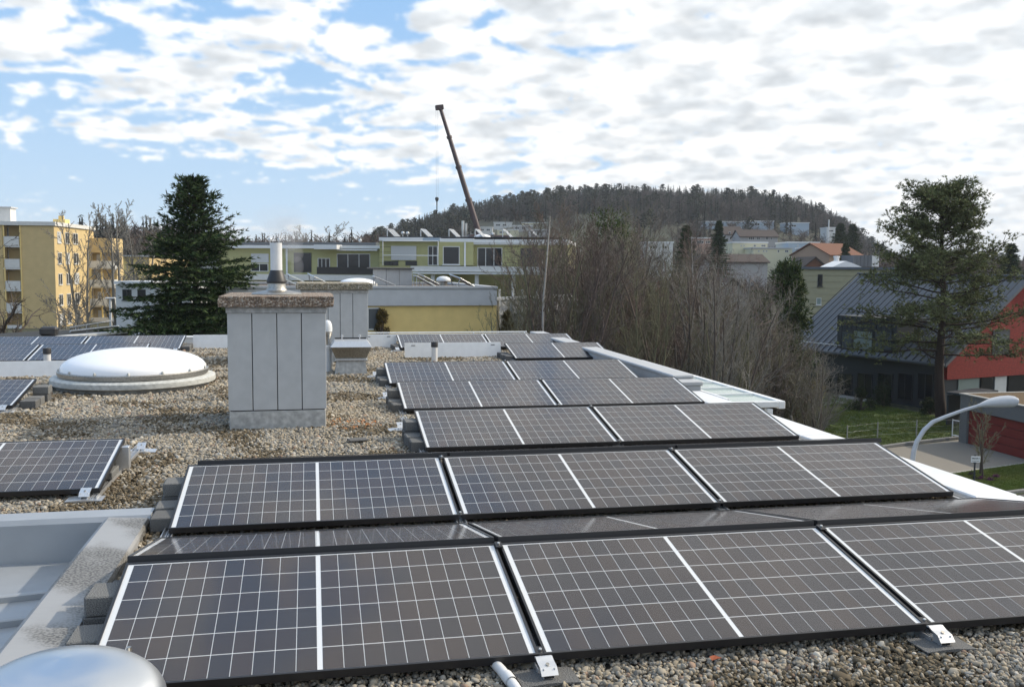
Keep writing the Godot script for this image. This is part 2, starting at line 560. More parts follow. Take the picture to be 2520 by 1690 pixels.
func make_sky() -> Sky:
	for s in [[11, 4.3, 6], [12, 8.0, 4], [13, 1.0, 2], [14, 3.0, 4]]:
		var fn := FastNoiseLite.new()
		fn.noise_type = FastNoiseLite.TYPE_SIMPLEX_SMOOTH
		fn.seed = s[0]; fn.frequency = s[1]; fn.fractal_octaves = s[2]
		fn.fractal_gain = 0.55
		sky_noise.append(fn)
	# cloud banks (+) and clear gaps (-): azimuth, height, half widths in degrees, weight
	blobs = [
		[-7, 15.5, 8, 1.6, 0.7], [4, 16.0, 9, 1.6, 0.7], [-16, 11.5, 4.5, 2.0, 0.7], [-12.5, 13.2, 2.2, 1.0, 0.5], [-8.5, 11.3, 5, 1.2, 0.6], [-7, 9.7, 4.5, 1.6, 0.6],
		[-2.5, 12.7, 3.6, 1.1, 0.6], [0.5, 14.0, 3.2, 1.0, 0.4], [-7, 7.2, 9, 0.9, 0.75], [0, 6.2, 5, 0.8, 0.5], [7.3, 13.6, 1.6, 0.9, 0.5], [3, 10.8, 5, 1.6, 0.5], [8, 8.5, 5, 2.0, 0.4],
		[-6.5, 13.6, 5.5, 0.9, -0.75], [4, 14.6, 2.6, 0.9, -0.8], [-16.5, 9.0, 4, 1.2, -0.6], [-15, 14.6, 5, 1.0, -0.5], [-12, 4.6, 9, 1.8, -0.8], [0, 3.8, 7, 1.2, -0.7], [9, 4.2, 5, 0.8, -0.7],
		[-0.5, 10.6, 1.8, 0.7, -0.5], [-2.2, 13.9, 1.6, 0.5, -0.3], [14, 2.4, 6, 0.9, 0.6], [-3, 1.6, 6, 0.7, 0.45], [24, 10, 14, 6, 0.45], [34, 13, 10, 5, 0.4], [17, 6.0, 7, 0.6, -0.25], [34, 6.4, 4, 0.7, -0.45]]
	sky_out.resize(sky_h)
	var g := WorkerThreadPool.add_group_task(sky_task, sky_h, -1, true)
	WorkerThreadPool.wait_for_group_task_completion(g)
	for y in sky_h:
		sky_data.append_array(sky_out[y])
	sky_out.clear()
	var im := Image.create_from_data(sky_w, sky_h, false, Image.FORMAT_RGBF, sky_data.to_byte_array())
	var pm := PanoramaSkyMaterial.new()
	pm.panorama = ImageTexture.create_from_image(im)
	var s := Sky.new()
	s.sky_material = pm
	return s

# ---------------------------------------------------------------- ground
const HILL := [[-2000, 8], [850, 9], [940, 21], [1050, 31], [1150, 39], [1280, 45], [1400, 50], [1550, 52], [1850, 49], [1960, 45], [2040, 37], [2090, 29], [2130, 18], [2200, 12], [2500, 8], [4500, 8]]
func hill_at(u: float) -> float:
	for i in HILL.size() - 1:
		if u < HILL[i + 1][0]:
			return lerpf(HILL[i][1], HILL[i + 1][1], clampf((u - HILL[i][0]) / float(HILL[i + 1][0] - HILL[i][0]), 0, 1))
	return 8.0
func land(x: float, z: float) -> float:
	# flat near the house, rising to the wooded hill
	var q := cam_basis.inverse() * Vector3(x, 0, z)
	if q.z > -60.0:
		return 0.0
	var u := 1260.0 + FOCAL * q.x / -q.z
	var r := -q.z
	var top := hill_at(u)
	var rise := smoothstep(130.0, 690.0, r)
	var back := 1.0 - 0.75 * smoothstep(760.0, 1500.0, r)
	return top * pow(rise, 1.15) * back
func make_ground() -> void:
	var b := MB.new()
	var rs := [0.0, 15, 30, 45, 60, 80, 105, 135, 170, 210, 250, 290, 330, 370, 420, 470, 520, 570, 620, 670, 720, 780, 860, 1000, 1300, 1800, 2600, 3800]
	var seg := 160
	for j in rs.size():
		for i in seg:
			var t := TAU * i / seg
			var x: float = rs[j] * sin(t)
			var z: float = -rs[j] * cos(t)
			b.v.push_back(Vector3(x, land(x, z), z))
			b.n.push_back(Vector3.UP)
			b.uv.push_back(Vector2(x, z))
	for j in rs.size() - 1:
		for i in seg:
			var a := j * seg + i
			var d := j * seg + (i + 1) % seg
			b.ix.append_array(PackedInt32Array([a, a + seg, d, d, a + seg, d + seg]))
	var st := SurfaceTool.new()
	st.create_from(b.mesh(), 0)
	st.generate_normals()
	struct("ground", st.commit(), M.ground)

func sheet(pts: Array, y: float) -> ArrayMesh:
	var b := MB.new()
	var pv := PackedVector2Array()
	for p in pts:
		pv.push_back(Vector2(p.x, p.z))
	var t := Geometry2D.triangulate_polygon(pv)
	for i in range(0, t.size(), 3):
		b.tri(Vector3(pv[t[i]].x, y, pv[t[i]].y), Vector3(pv[t[i + 1]].x, y, pv[t[i + 1]].y), Vector3(pv[t[i + 2]].x, y, pv[t[i + 2]].y), Vector3.UP)
	return b.mesh()

func strip(pts: Array, w: float, h: float, y0: float) -> ArrayMesh:
	# a kerb along a line of points
	var b := MB.new()
	for i in pts.size() - 1:
		var p: Vector3 = pts[i]
		var q: Vector3 = pts[i + 1]
		var d := Vector3(q.x - p.x, 0, q.z - p.z)
		var x := d.normalized()
		b.cbox(Vector3(0, y0, -w / 2), Vector3(d.length(), y0 + h, w / 2), 0.015, Transform3D(Basis(x, Vector3.UP, x.cross(Vector3.UP)), Vector3(p.x, 0, p.z)))
	return b.mesh()
# ---------------------------------------------------------------- the roof we stand on
const PW := 1.755
const PH := 0.98
const GAP := 0.0214
const TILT := 0.1875
const LOW := 7.13
var panel_proto: Node3D
var keep_out: Array = []

func make_roof() -> void:
	var o := thing("flat_roofed_building", "flat gravel roofed building under the solar rows, with metal copings", "building")
	var b := MB.new()
	b.box(Vector3(-14, 0, -20.75), Vector3(5.0, 6.6, -6.45))
	b.box(Vector3(-1.05, 0, -6.45), Vector3(4.9, 6.6, 3.0))
	part(o, "wall", b.mesh(), M.plaster_grey)
	b = MB.new()
	b.box(Vector3(-14, 6.602, -20.7), Vector3(5.0, 7.035, -6.45))
	b.box(Vector3(-1.05, 6.602, -6.45), Vector3(4.62, 7.035, 3.0))
	part(o, "roof_deck", b.mesh(), M.deck)
	# right edge: a high grey parapet far away, a low white one nearby
	for s in [[4.76, 5.07, -20.7, -16.6, 7.25], [4.76, 5.07, -16.59, -12.1, 7.25]]:
		b = MB.new()
		b.cbox(Vector3(s[0], s[4] - 0.05, s[2]), Vector3(s[1], s[4], s[3]), 0.012)
		b.box(Vector3(s[0] + 0.03, 6.9, s[2]), Vector3(s[1] - 0.03, s[4] - 0.051, s[3]))
		part(o, "coping", b.mesh(), M.coping_grey)
	b = MB.new()
	b.cbox(Vector3(4.35, 7.14, -12.08), Vector3(5.07, 7.2, -11.78), 0.012)
	b.box(Vector3(4.38, 6.9, -12.05), Vector3(5.04, 7.139, -11.8))
	part(o, "coping", b.mesh(), M.coping_grey)
	for s in [[-11.6, -8.36], [-8.35, -5.86], [-5.845, -2.0], [-1.99, 3.0]]:
		b = MB.new()
		b.cbox(Vector3(4.60, 7.06, s[0]), Vector3(4.95, 7.10, s[1]), 0.01)
		b.box(Vector3(4.62, 6.85, s[0]), Vector3(4.93, 7.059, s[1]))
		part(o, "coping", b.mesh(), M.coping_white)
	for s in [[-14.0, -7.0], [-6.99, -1.0], [-0.99, 4.75]]:
		b = MB.new()
		b.cbox(Vector3(s[0], 7.16, -20.85), Vector3(s[1], 7.20, -20.6), 0.01)
		b.box(Vector3(s[0], 6.9, -20.83), Vector3(s[1], 7.159, -20.62))
		part(o, "coping", b.mesh(), M.coping_white)
	b = MB.new()   # thin rail above the far coping
	b.rod(Vector3(1.05, 7.24, -20.75), Vector3(4.7, 7.24, -20.75), 0.012)
	for x in [1.1, 2.3, 3.5, 4.65]:
		b.rod(Vector3(x, 7.19, -20.75), Vector3(x, 7.24, -20.75), 0.01)
	part(o, "edge_rail", b.mesh(), M.white_metal)
	# the sunken sheet-metal bay beside the front panels
	b = MB.new()
	b.prism([Vector2(-1.27, 7.115), Vector2(-1.24, 7.135), Vector2(-1.01, 7.12), Vector2(-1.0, 7.10), Vector2(-1.0, 6.6), Vector2(-1.27, 6.6)], -6.22, 2.0)
	part(o, "coping", b.mesh(), M.zinc_worn)
	b = MB.new()
	b.prism([Vector2(6.24, 7.10), Vector2(6.26, 7.13), Vector2(6.44, 7.13), Vector2(6.46, 7.10), Vector2(6.46, 6.6), Vector2(6.24, 6.6)], -14.0, -1.0, Transform3D(Basis(Vector3(0, 0, -1), Vector3(0, 1, 0), Vector3(1, 0, 0)), Vector3.ZERO))
	part(o, "coping", b.mesh(), M.zinc)
	b = MB.new()
	b.box(Vector3(-9, 6.4, -6.24), Vector3(-1.27, 6.86, 2.0))
	var bay := part(o, "bay_sheet", b.mesh(), M.zinc)
	for k in 7:
		var p := Vector3(-4.6, 6.885, -5.62 + 0.40 * k + 0.62)
		var q := Vector3(-1.272, 6.885, -5.62 + 0.40 * k)
		var sb := MB.new()
		var d := (q - p)
		var x := d.normalized()
		sb.cbox(Vector3(0, -0.03, -0.022), Vector3(d.length(), 0.012, 0.022), 0.006, Transform3D(Basis(x, Vector3.UP, x.cross(Vector3.UP)), p))
		part(bay, "seam", sb.mesh(), M.zinc)

func make_panel() -> Node3D:
	var o := Node3D.new()
	var b := MB.new()
	var lip := 0.011
	for s in [[Vector3(0, -0.035, -PH), Vector3(lip, 0, 0)], [Vector3(PW - lip, -0.035, -PH), Vector3(PW, 0, 0)], [Vector3(lip, -0.035, -lip), Vector3(PW - lip, 0, 0)], [Vector3(lip, -0.035, -PH), Vector3(PW - lip, 0, -PH + lip)]]:
		b.box(s[0], s[1])
	part(o, "frame", b.mesh(), M.black_frame)
	b = MB.new()
	b.box(Vector3(lip, -0.0085, -PH + lip), Vector3(PW - lip, -0.0065, -lip))
	part(o, "backsheet", b.mesh(), M.backsheet)
	var px := (PW - 2 * lip - 0.050 - 0.019) / 20.0
	var pz := (PH - 2 * lip - 0.014) / 6.0
	var cw := px - 0.0031
	var chh := pz - 0.0058
	b = MB.new()
	b.quad(Vector3(-cw / 2, 0.0008, chh / 2), Vector3(cw / 2, 0.0008, chh / 2), Vector3(cw / 2, 0.0008, -chh / 2), Vector3(-cw / 2, 0.0008, -chh / 2), Vector3.UP)
	b.quad(Vector3(-cw / 2, 0, chh / 2), Vector3(cw / 2, 0, chh / 2), Vector3(cw / 2, 0.0008, chh / 2), Vector3(-cw / 2, 0.0008, chh / 2), Vector3.BACK)
	b.quad(Vector3(-cw / 2, 0, -chh / 2), Vector3(cw / 2, 0, -chh / 2), Vector3(cw / 2, 0.0008, -chh / 2), Vector3(-cw / 2, 0.0008, -chh / 2), Vector3.FORWARD)
	b.quad(Vector3(-cw / 2, 0, chh / 2), Vector3(-cw / 2, 0, -chh / 2), Vector3(-cw / 2, 0.0008, -chh / 2), Vector3(-cw / 2, 0.0008, chh / 2), Vector3.LEFT)
	b.quad(Vector3(cw / 2, 0, chh / 2), Vector3(cw / 2, 0, -chh / 2), Vector3(cw / 2, 0.0008, -chh / 2), Vector3(cw / 2, 0.0008, chh / 2), Vector3.RIGHT)
	var meshes := []
	for k in 3:
		var m := b.mesh()
		m.surface_set_material(0, M["cell%d" % k])
		meshes.append(m)
	rng.seed = 5
	for j in 6:
		for i in 20:
			var c := MeshInstance3D.new()
			c.name = "cell"
			c.mesh = meshes[rng.randi() % 3]
			c.position = Vector3(lip + 0.025 + px * (i + 0.5) + (0.019 if i >= 10 else 0.0), -0.0064, -(lip + 0.007 + pz * (j + 0.5)))
			o.add_child(c, true)
	b = MB.new()
	b.quad(Vector3(lip, -0.0025, -lip), Vector3(PW - lip, -0.0025, -lip), Vector3(PW - lip, -0.0025, -PH + lip), Vector3(lip, -0.0025, -PH + lip), Vector3.UP)
	part(o, "glass", b.mesh(), M.solar_glass)
	return o

func put_panel(x: float, z: float, away: bool, label: String) -> void:
	var o: Node3D = panel_proto.duplicate()
	o.name = numbered("solar_panel")
	add_child(o)
	tag(o, label, "solar panel", "solar panels on the gravel roof")
	# low edge at z (camera side) or, turned away, at its far end
	if away:
		o.position = Vector3(x + PW, LOW + 0.022, -(z + 2.0 * PH * cos(TILT) + 0.03))
		o.rotation = Vector3(TILT, PI, 0)
	else:
		o.position = Vector3(x, LOW, -z)
		o.rotation = Vector3(TILT, 0, 0)

var rail_mesh := {}
func put_rail(x: float, z0: float, z1: float, label: String) -> void:
	var b := MB.new()
	var y := GRAVEL + 0.004
	b.box(Vector3(-0.032, y, -z1), Vector3(0.032, y + 0.006, -z0))
	b.box(Vector3(-0.032, y + 0.006, -z1), Vector3(-0.027, y + 0.03, -z0)); b.box(Vector3(0.027, y + 0.006, -z1), Vector3(0.032, y + 0.03, -z0))
	b.box(Vector3(-0.009, y + 0.006, -z1), Vector3(-0.004, y + 0.024, -z0)); b.box(Vector3(0.004, y + 0.006, -z1), Vector3(0.009, y + 0.024, -z0))
	whole("mounting_rail", label, "mounting rail", b.mesh(), M.aluminium, Vector3(x, 0, 0), "aluminium mounting rails under the panels")

func put_foot(x: float, z: float, label: String, dark := true) -> void:
	var o := thing("rail_foot", label, "rail foot", Vector3(x, GRAVEL, -z), rng.randf_range(-0.06, 0.06), "silver rail feet holding the low panel edges")
	var b := MB.new()
	b.prism([Vector2(-0.12, 0.012), Vector2(-0.02, 0.018), Vector2(0.02, 0.018), Vector2(0.12, 0.010), Vector2(0.12, 0.005), Vector2(-0.12, 0.007)], -0.075, 0.075)
	part(o, "base_plate", b.mesh(), M.concrete_dark if dark else M.aluminium)
	b = MB.new()   # a folded hook that grips the frame
	b.prism([Vector2(-0.06, 0.075), Vector2(-0.045, 0.078), Vector2(-0.02, 0.068), Vector2(0.02, 0.060), Vector2(0.045, 0.035), Vector2(0.04, 0.032), Vector2(0.016, 0.054), Vector2(-0.02, 0.062), Vector2(-0.045, 0.070), Vector2(-0.06, 0.069)], -0.035, 0.035, Transform3D(Basis(Vector3(0, 0, 1), Vector3(0, 1, 0), Vector3(-1, 0, 0)), Vector3.ZERO))
	var hook := part(o, "hook", b.mesh(), M.aluminium)
	b = MB.new()
	b.rod(Vector3(0, 0.055, 0.0), Vector3(0, 0.068, 0.006), 0.008, 8)
	part(hook, "bolt", b.mesh(), M.steel_dull)
	b = MB.new()
	for s in [-0.024, 0.021]:
		b.box(Vector3(s, 0.015, -0.03), Vector3(s + 0.003, 0.058, 0.03))
	part(o, "web", b.mesh(), M.aluminium)

func put_clamp(x: float, z: float, high: bool, label: String) -> void:
	var y := LOW + (PH * sin(TILT) if high else 0.0)
	var o := thing("panel_clamp", label, "panel clamp", Vector3(x, y, -z), 0, "small clamps in the gaps between panels")
	o.rotation.x = TILT
	var b := MB.new()
	b.cbox(Vector3(-0.018, -0.002, -0.03), Vector3(0.018, 0.004, 0.03), 0.002)
	part(o, "plate", b.mesh(), M.black_frame)
	b = MB.new()
	b.lathe([Vector2(0.0, 0.013), Vector2(0.006, 0.013), Vector2(0.0075, 0.011), Vector2(0.0075, 0.004)], 10)
	part(o, "screw", b.mesh(), M.steel)

func put_blocks(x: float, z: float, n: int, where: String) -> void:
	# grooved concrete ballast blocks at the end of a row
	var spots := [[0.0, 0.26, 0.0], [-0.015, 0.52, 0.0], [-0.01, 0.80, 0.0], [0.0, 0.80, 0.092], [0.02, 1.12, 0.0]]
	for i in n:
		var s: Array = spots[i]
		var b := MB.new()
		var w := 0.09
		b.cbox(Vector3(-0.05, 0, -0.10), Vector3(0.12, w, 0.10), 0.006)
		for k in 4:   # ribs on its outer face
			b.box(Vector3(-0.056, 0.006, -0.085 + k * 0.045), Vector3(-0.05, w - 0.008, -0.06 + k * 0.045))
		var o := whole("ballast_block", "grey concrete ballast block, %s, %s" % [["lowest by the panel's low edge", "middle one under the slope", "bottom of the ridge stack", "top of the ridge stack", "behind the ridge stack"][i], where], "ballast block", b.mesh(), M.concrete if i % 2 else M.concrete_dark, Vector3(x + s[0] - 0.03, GRAVEL + 0.003 + s[2], -(z + s[1])), "grey concrete ballast blocks beside the panel rows")
		o.rotation.y = rng.randf_range(-0.05, 0.05)

func make_panels() -> void:
	panel_proto = make_panel()
	var names := ["nearest the bare gravel strip", "second from the bare gravel strip", "third from the bare gravel strip", "fourth from the bare gravel strip", "fifth from the bare gravel strip"]
	var ends3 := ["light-well end", "middle", "white-coping end"]
	var ends2 := ["chimney-side end", "coping-side end"]
	var rows := [[-0.8556, 3.687, 3], [-0.8448, 5.911, 3], [0.9623, 8.173, 2], [0.9895, 10.455, 2], [1.0129, 12.760, 2]]
	for r in rows.size():
		var x0: float = rows[r][0]
		var z: float = rows[r][1]
		var n: int = rows[r][2]
		for i in n:
			var e: String = (ends3 if n == 3 else ends2)[i]
			put_panel(x0 + i * (PW + GAP), z, false, "solar panel tilted toward the gravel strip, row %s, %s" % [names[r], e])
			if r < 2:
				put_panel(x0 + i * (PW + GAP) + (0.06 if r == 1 else 0.0), z, true, "solar panel tilted toward the hill, row %s, %s" % [names[r], e])
			if i > 0:
				var xj := x0 + i * (PW + GAP) - GAP / 2
				put_clamp(xj, z + 0.03, false, "black clamp, low edge, row %s, %s" % [names[r], "first gap" if i == 1 else "second gap"])
				put_clamp(xj, z + PH * cos(TILT) - 0.03, true, "black clamp, ridge edge, row %s, %s" % [names[r], "first gap" if i == 1 else "second gap"])
		for i in n + 1:
			put_rail(x0 + i * (PW + GAP) - GAP / 2 + (0.0 if i < n else 0.02), z - 0.06, z + 2.02, "aluminium rail lying across row %s, %s" % [names[r], ["at its first end", "under its first gap", "under its second gap" if n == 3 else "at its coping end", "at its coping end"][i]])
		keep_out.append([x0 + 0.22, x0 + n * (PW + GAP) - 0.22, z + 0.25, z + 1.85])
		if r < 2:
			put_blocks(x0 - 0.05, z, 5 if r == 0 else 4, ["by the metal dome cowl", "by the light-well corner"][r])
		else:
			put_blocks(x0 - 0.03, z, 4, ["beside the third row", "beside the fourth row", "beside the fifth row"][r - 2])
			put_foot(x0 - 0.10, z + 1.3, "small silver foot at the chimney end of row %s" % names[r], false)
	put_panel(3.4104, 15.918, false, "single solar panel beside the blank white wind plate")
	put_blocks(3.36, 15.918, 3, "between wind plate and single panel")
	for i in 2:
		put_panel(1.6667 + i * (PW + GAP), 18.223, false, "solar panel of the row against the far roof edge, %s" % ["next to the wide rear chimney", "at the bare trees"][i])
	put_blocks(1.62, 18.223, 2, "at the far roof edge row")
	put_panel(-1.4432 - PW - GAP, 7.065, false, "solar panel standing alone beside the sunken metal bay")
	put_panel(-3.2107 - PW - GAP, 11.375, false, "solar panel standing alone before the round skylight")
	put_blocks(-3.13, 11.375, 4, "beside the skylight")
	for i in 2:
		put_panel(-2.356 - (i + 1) * (PW + GAP), 18.517, false, "solar panel of the far row under the spruce, %s" % ["its end with ballast blocks", "its end by the black ventilator"][i])
		put_panel(-2.72 - (i + 1) * (PW + GAP), 16.60, false, "solar panel behind the round skylight, %s" % ["nearer the chimney", "nearer the capped vent pipe"][i])
	put_blocks(-2.32, 18.517, 3, "at the row under the spruce")
	put_blocks(-2.70, 16.60, 2, "at the row behind the skylight")
	for r in [[-1.50, 6.98, 8.95, "aluminium rail jutting from the panel beside the sunken metal bay"], [-3.25, 11.3, 13.0, "aluminium rail jutting from the panel before the skylight"], [-2.42, 18.4, 20.0, "aluminium rail at the row under the spruce"], [3.38, 15.85, 17.2, "aluminium rail beside the single panel"], [1.62, 18.15, 19.6, "aluminium rail at the far roof edge row"]]:
		put_rail(r[0], r[1], r[2], r[3])
	rng.seed = 21
	put_foot(0.91, 3.598, "silver rail foot on gravel beside the pale conduit")
	put_foot(2.69, 3.598, "silver rail foot on gravel near the white coping")
	put_foot(-1.55, 7.02, "silver rail foot at the low corner beside the metal bay", false)
	put_foot(-1.46, 8.75, "silver rail foot at the far end of the rail by the metal bay", false)
	put_foot(-3.32, 11.33, "silver rail foot at the panel before the skylight", false)
	put_foot(-2.45, 18.45, "silver rail foot at the row under the spruce", false)
	put_foot(1.60, 18.2, "silver rail foot at the far roof edge row", false)
	# ridge post of the lone panel
	var b := MB.new()
	b.cbox(Vector3(-0.05, 0, -0.035), Vector3(0.05, 0.175, 0.035), 0.004)
	b.box(Vector3(-0.075, 0, -0.06), Vector3(-0.051, 0.12, -0.02))
	whole("ridge_post", "bright sheet metal post under the ridge beside the metal bay", "post", b.mesh(), M.aluminium, Vector3(-1.46, GRAVEL + 0.034, -7.92))
	b = MB.new()
	b.cbox(Vector3(-0.05, 0, -0.13), Vector3(0.06, 0.055, 0.13), 0.006)
	whole("ballast_block", "flat concrete ballast slab lying across the rail by the metal bay", "ballast block", b.mesh(), M.concrete, Vector3(-1.52, GRAVEL + 0.036, -7.62), "grey concrete ballast blocks beside the panel rows")
	# white wind plates where panels were left out
	for p in [[1.62, 3.36, 16.95, 7.318, "long white wind plate behind the capped vent pipe", true], [0.96, 1.66, 19.15, 7.318, "short white wind plate between rear chimney and far row", true], [-2.24, -0.2, 19.35, 7.318, "white wind plate between far row and panelled chimney", false], [-5.6, -3.38, 14.85, 7.28, "white wind plate left of the round skylight", false]]:
		var o := thing("wind_plate", p[4], "wind plate", Vector3(p[0], GRAVEL, -p[2]), 0, "white wind plates on the gravel")
		b = MB.new()
		var l: float = p[1] - p[0]
		var h: float = p[3] - GRAVEL
		b.prism([Vector2(0.03, 0.0), Vector2(-0.035, h), Vector2(-0.06, h), Vector2(-0.06, h - 0.01), Vector2(-0.043, h - 0.01), Vector2(0.022, 0.0)], 0.0, l, Transform3D(Basis(Vector3(0, 0, 1), Vector3(0, 1, 0), Vector3(1, 0, 0)), Vector3.ZERO))
		part(o, "sheet", b.mesh(), M.white_metal)
		if p[5]:
			for x in [0.12, l - 0.18]:
				b = MB.new()
				b.box(Vector3(x, h - 0.05, -0.033), Vector3(x + 0.07, h - 0.038, -0.0185))
				part(o, "slot", b.mesh(), M.black_plastic)

func make_gravel() -> void:
	# rounded pebbles: three shapes, laid as instances over the deck
	keep_out.append([-0.8, 0.13, 9.82, 11.0]); keep_out.append([-0.1, 0.9, 16.4, 17.6]); keep_out.append([0.42, 0.76, 14.5, 15.0])
	rng.seed = 77
	var patch := FastNoiseLite.new()
	patch.seed = 3; patch.frequency = 0.7; patch.fractal_octaves = 3
	var groups := [[3.2, 5.0, 5600, 0.0083], [5.0, 7.2, 4200, 0.0093], [7.2, 11.0, 3100, 0.0108], [11.0, 20.6, 1700, 0.0142]]
	var ico := SphereMesh.new()
	ico.radius = 1.0; ico.height = 2.0
	ico.radial_segments = 8
	ico.rings = 4
	var arr := ico.get_mesh_arrays()
	var vs: PackedVector3Array = arr[Mesh.ARRAY_VERTEX]
	var bump := FastNoiseLite.new()
	bump.seed = 9; bump.frequency = 0.5
	for i in vs.size():
		vs[i] *= 1.0 + 0.35 * bump.get_noise_3dv(vs[i] * 1.6)
	arr[Mesh.ARRAY_VERTEX] = vs
	var am := ArrayMesh.new()
	am.add_surface_from_arrays(Mesh.PRIMITIVE_TRIANGLES, arr)
	am.surface_set_material(0, M.pebble)
	var buf := PackedFloat32Array()
	for gi in groups.size():
		var g: Array = groups[gi]
		var x0 := -6.5 if g[1] > 7.0 else -1.7
		var n := int((4.7 - x0) * (g[1] - g[0]) * g[2])
		for i in n:
			var x := rng.randf_range(x0, 4.7)
			var z: float = rng.randf_range(g[0], g[1])
			if z < 6.5 and x < -1.0:
				continue
			if z < 11.9 and x > 4.58:
				continue
			var out := Vector2(x + 2.34, z - 13.62).length() < 0.93
			for k in keep_out:
				if x > k[0] and x < k[1] and z > k[2] and z < k[3]:
					out = true
					break
			if out:
				continue
			var s: float = g[3] * exp(rng.randfn(0, 0.32))
			var q := Basis(Vector3(rng.randfn(), rng.randfn(), rng.randfn()).normalized(), rng.randf() * TAU) * Basis.from_scale(Vector3(s * rng.randf_range(0.9, 1.5), s * rng.randf_range(0.55, 0.85), s))
			var y := 7.04 + rng.randf() * 0.022
			# river gravel: beige, grey, tan, a few white or rusty; mossy brown in patches
			var t := rng.randf()
			var c: Color
			if t < 0.42: c = Color(0.34, 0.29, 0.215)
			elif t < 0.70: c = Color(0.25, 0.235, 0.205)
			elif t < 0.84: c = Color(0.40, 0.33, 0.225)
			elif t < 0.93: c = Color(0.52, 0.49, 0.43)
			elif t < 0.965: c = Color(0.24, 0.13, 0.075)
			else: c = Color(0.10, 0.10, 0.10)
			c = c.lerp(Color(0.275, 0.255, 0.22), 0.40) * rng.randf_range(0.72, 1.2)
			var pn := patch.get_noise_2d(x, z * 1.0)
			if pn > -0.05 and rng.randf() < minf(0.8, (pn + 0.05) * 2.4):
				c = Color(0.13, 0.105, 0.07) * rng.randf_range(0.7, 1.3)
			if z < 11.0 and Vector2(x - 0.42, (z - 10.0) * 0.8).length() < 0.30 and rng.randf() < 0.20:
				c = Color(0.34, 0.16, 0.07) * rng.randf_range(0.7, 1.2)   # rust stain beside the chimney
			buf.append_array(PackedFloat32Array([q.x.x, q.y.x, q.z.x, x, q.x.y, q.y.y, q.z.y, y, q.x.z, q.y.z, q.z.z, -z, c.r, c.g, c.b, 1.0]))
	var mm := MultiMesh.new()
	mm.transform_format = MultiMesh.TRANSFORM_3D
	mm.use_colors = true
	mm.mesh = am
	mm.instance_count = buf.size() / 16
	mm.buffer = buf
	var o := MultiMeshInstance3D.new()
	o.name = numbered("gravel")
	o.multimesh = mm
	o.set_meta("kind", "stuff")
	tag(o, "loose beige and grey river gravel covering the flat roof", "gravel")
	add_child(o)

func panelled_chimney(label: String, x0: float, x1: float, zf: float, zb: float, cap_mat: Material, seams: Array) -> Node3D:
	var o := thing("chimney", label, "chimney", Vector3(x0, GRAVEL - 0.06, -zf), 0)
	var w := x1 - x0
	var d := zb - zf
	var b := MB.new()
	b.box(Vector3(0.02, 0.0, -d + 0.02), Vector3(w - 0.02, 1.28, -0.02))
	part(o, "core", b.mesh(), M.dark_gap)
	b = MB.new()
	b.cbox(Vector3(0.006, 0.0, -d + 0.006), Vector3(w - 0.006, 0.238, -0.004), 0.006)
	part(o, "plinth", b.mesh(), M.plinth)
	var s := [0.0]
	s.append_array(seams)
	s.append(w)
	for i in s.size() - 1:
		for f in 2:   # boards front and back
			b = MB.new()
			var z := -0.018 if f == 0 else -d
			b.cbox(Vector3(s[i] + (0.004 if i > 0 else 0.0), 0.248, z), Vector3(s[i + 1] - (0.004 if i < s.size() - 2 else 0.0), 1.218, z + 0.018), 0.003)
			part(o, "board", b.mesh(), M.board)
	for f in 2:
		for k in 3:
			b = MB.new()
			var zz := -d + 0.022 + (d - 0.044) / 3 * k
			var x := 0.0 if f == 0 else w - 0.018
			b.cbox(Vector3(x, 0.248, zz), Vector3(x + 0.018, 1.218, zz + (d - 0.044) / 3 - 0.008), 0.003)
			part(o, "board", b.mesh(), M.board)
	b = MB.new()
	b.cbox(Vector3(-0.012, 1.219, -d - 0.012), Vector3(w + 0.012, 1.276, 0.012), 0.004)
	part(o, "trim", b.mesh(), M.board_trim)
	# cap of exposed aggregate: a rough slab, its faces finely divided and uneven
	b = MB.new()
	var lo := Vector3(-0.075, 1.278, -d - 0.07)
	var hi := Vector3(w + 0.075, 1.388, 0.075)
	var rough := FastNoiseLite.new()
	rough.seed = 6; rough.frequency = 14.0; rough.fractal_octaves = 2
	var stepn := 40
	var pt := func(p: Vector3) -> Vector3:
		var c := (lo + hi) / 2
		var e := Vector3(minf(p.x - lo.x, hi.x - p.x), minf(p.y - lo.y, hi.y - p.y), minf(p.z - lo.z, hi.z - p.z))
		var q := p
		var edge := 0.02
		if e.y < edge and e.z < edge or e.y < edge and e.x < edge or e.x < edge and e.z < edge:
			q = q.lerp(c, 0.0)
			q.y += (c.y - q.y) * 0.08
		return q + (q - c).normalized() * 0.012 * rough.get_noise_3dv(q * 1.0) * 1.6
	for face in 3:
		for sgn in 2:
			var ax := face
			var a1 := (face + 1) % 3
			var a2 := (face + 2) % 3
			var n1 := 6 if a1 == 1 else stepn
			var n2 := 6 if a2 == 1 else stepn
			for i in n1:
				for j in n2:
					var q := []
					for k in [[0, 0], [1, 0], [1, 1], [0, 1]]:
						var p := Vector3.ZERO
						p[ax] = lo[ax] if sgn == 0 else hi[ax]
						p[a1] = lerpf(lo[a1], hi[a1], float(i + k[0]) / n1)
						p[a2] = lerpf(lo[a2], hi[a2], float(j + k[1]) / n2)
						q.append(pt.call(p))
					var nn: Vector3 = (q[2] - q[0]).cross(q[3] - q[1]).normalized()
					var want := Vector3.ZERO
					want[ax] = -1 if sgn == 0 else 1
					b.quad(q[0], q[1], q[2], q[3], nn if nn.dot(want) > 0 else -nn)
	part(o, "cap", b.mesh(), cap_mat)
	return o

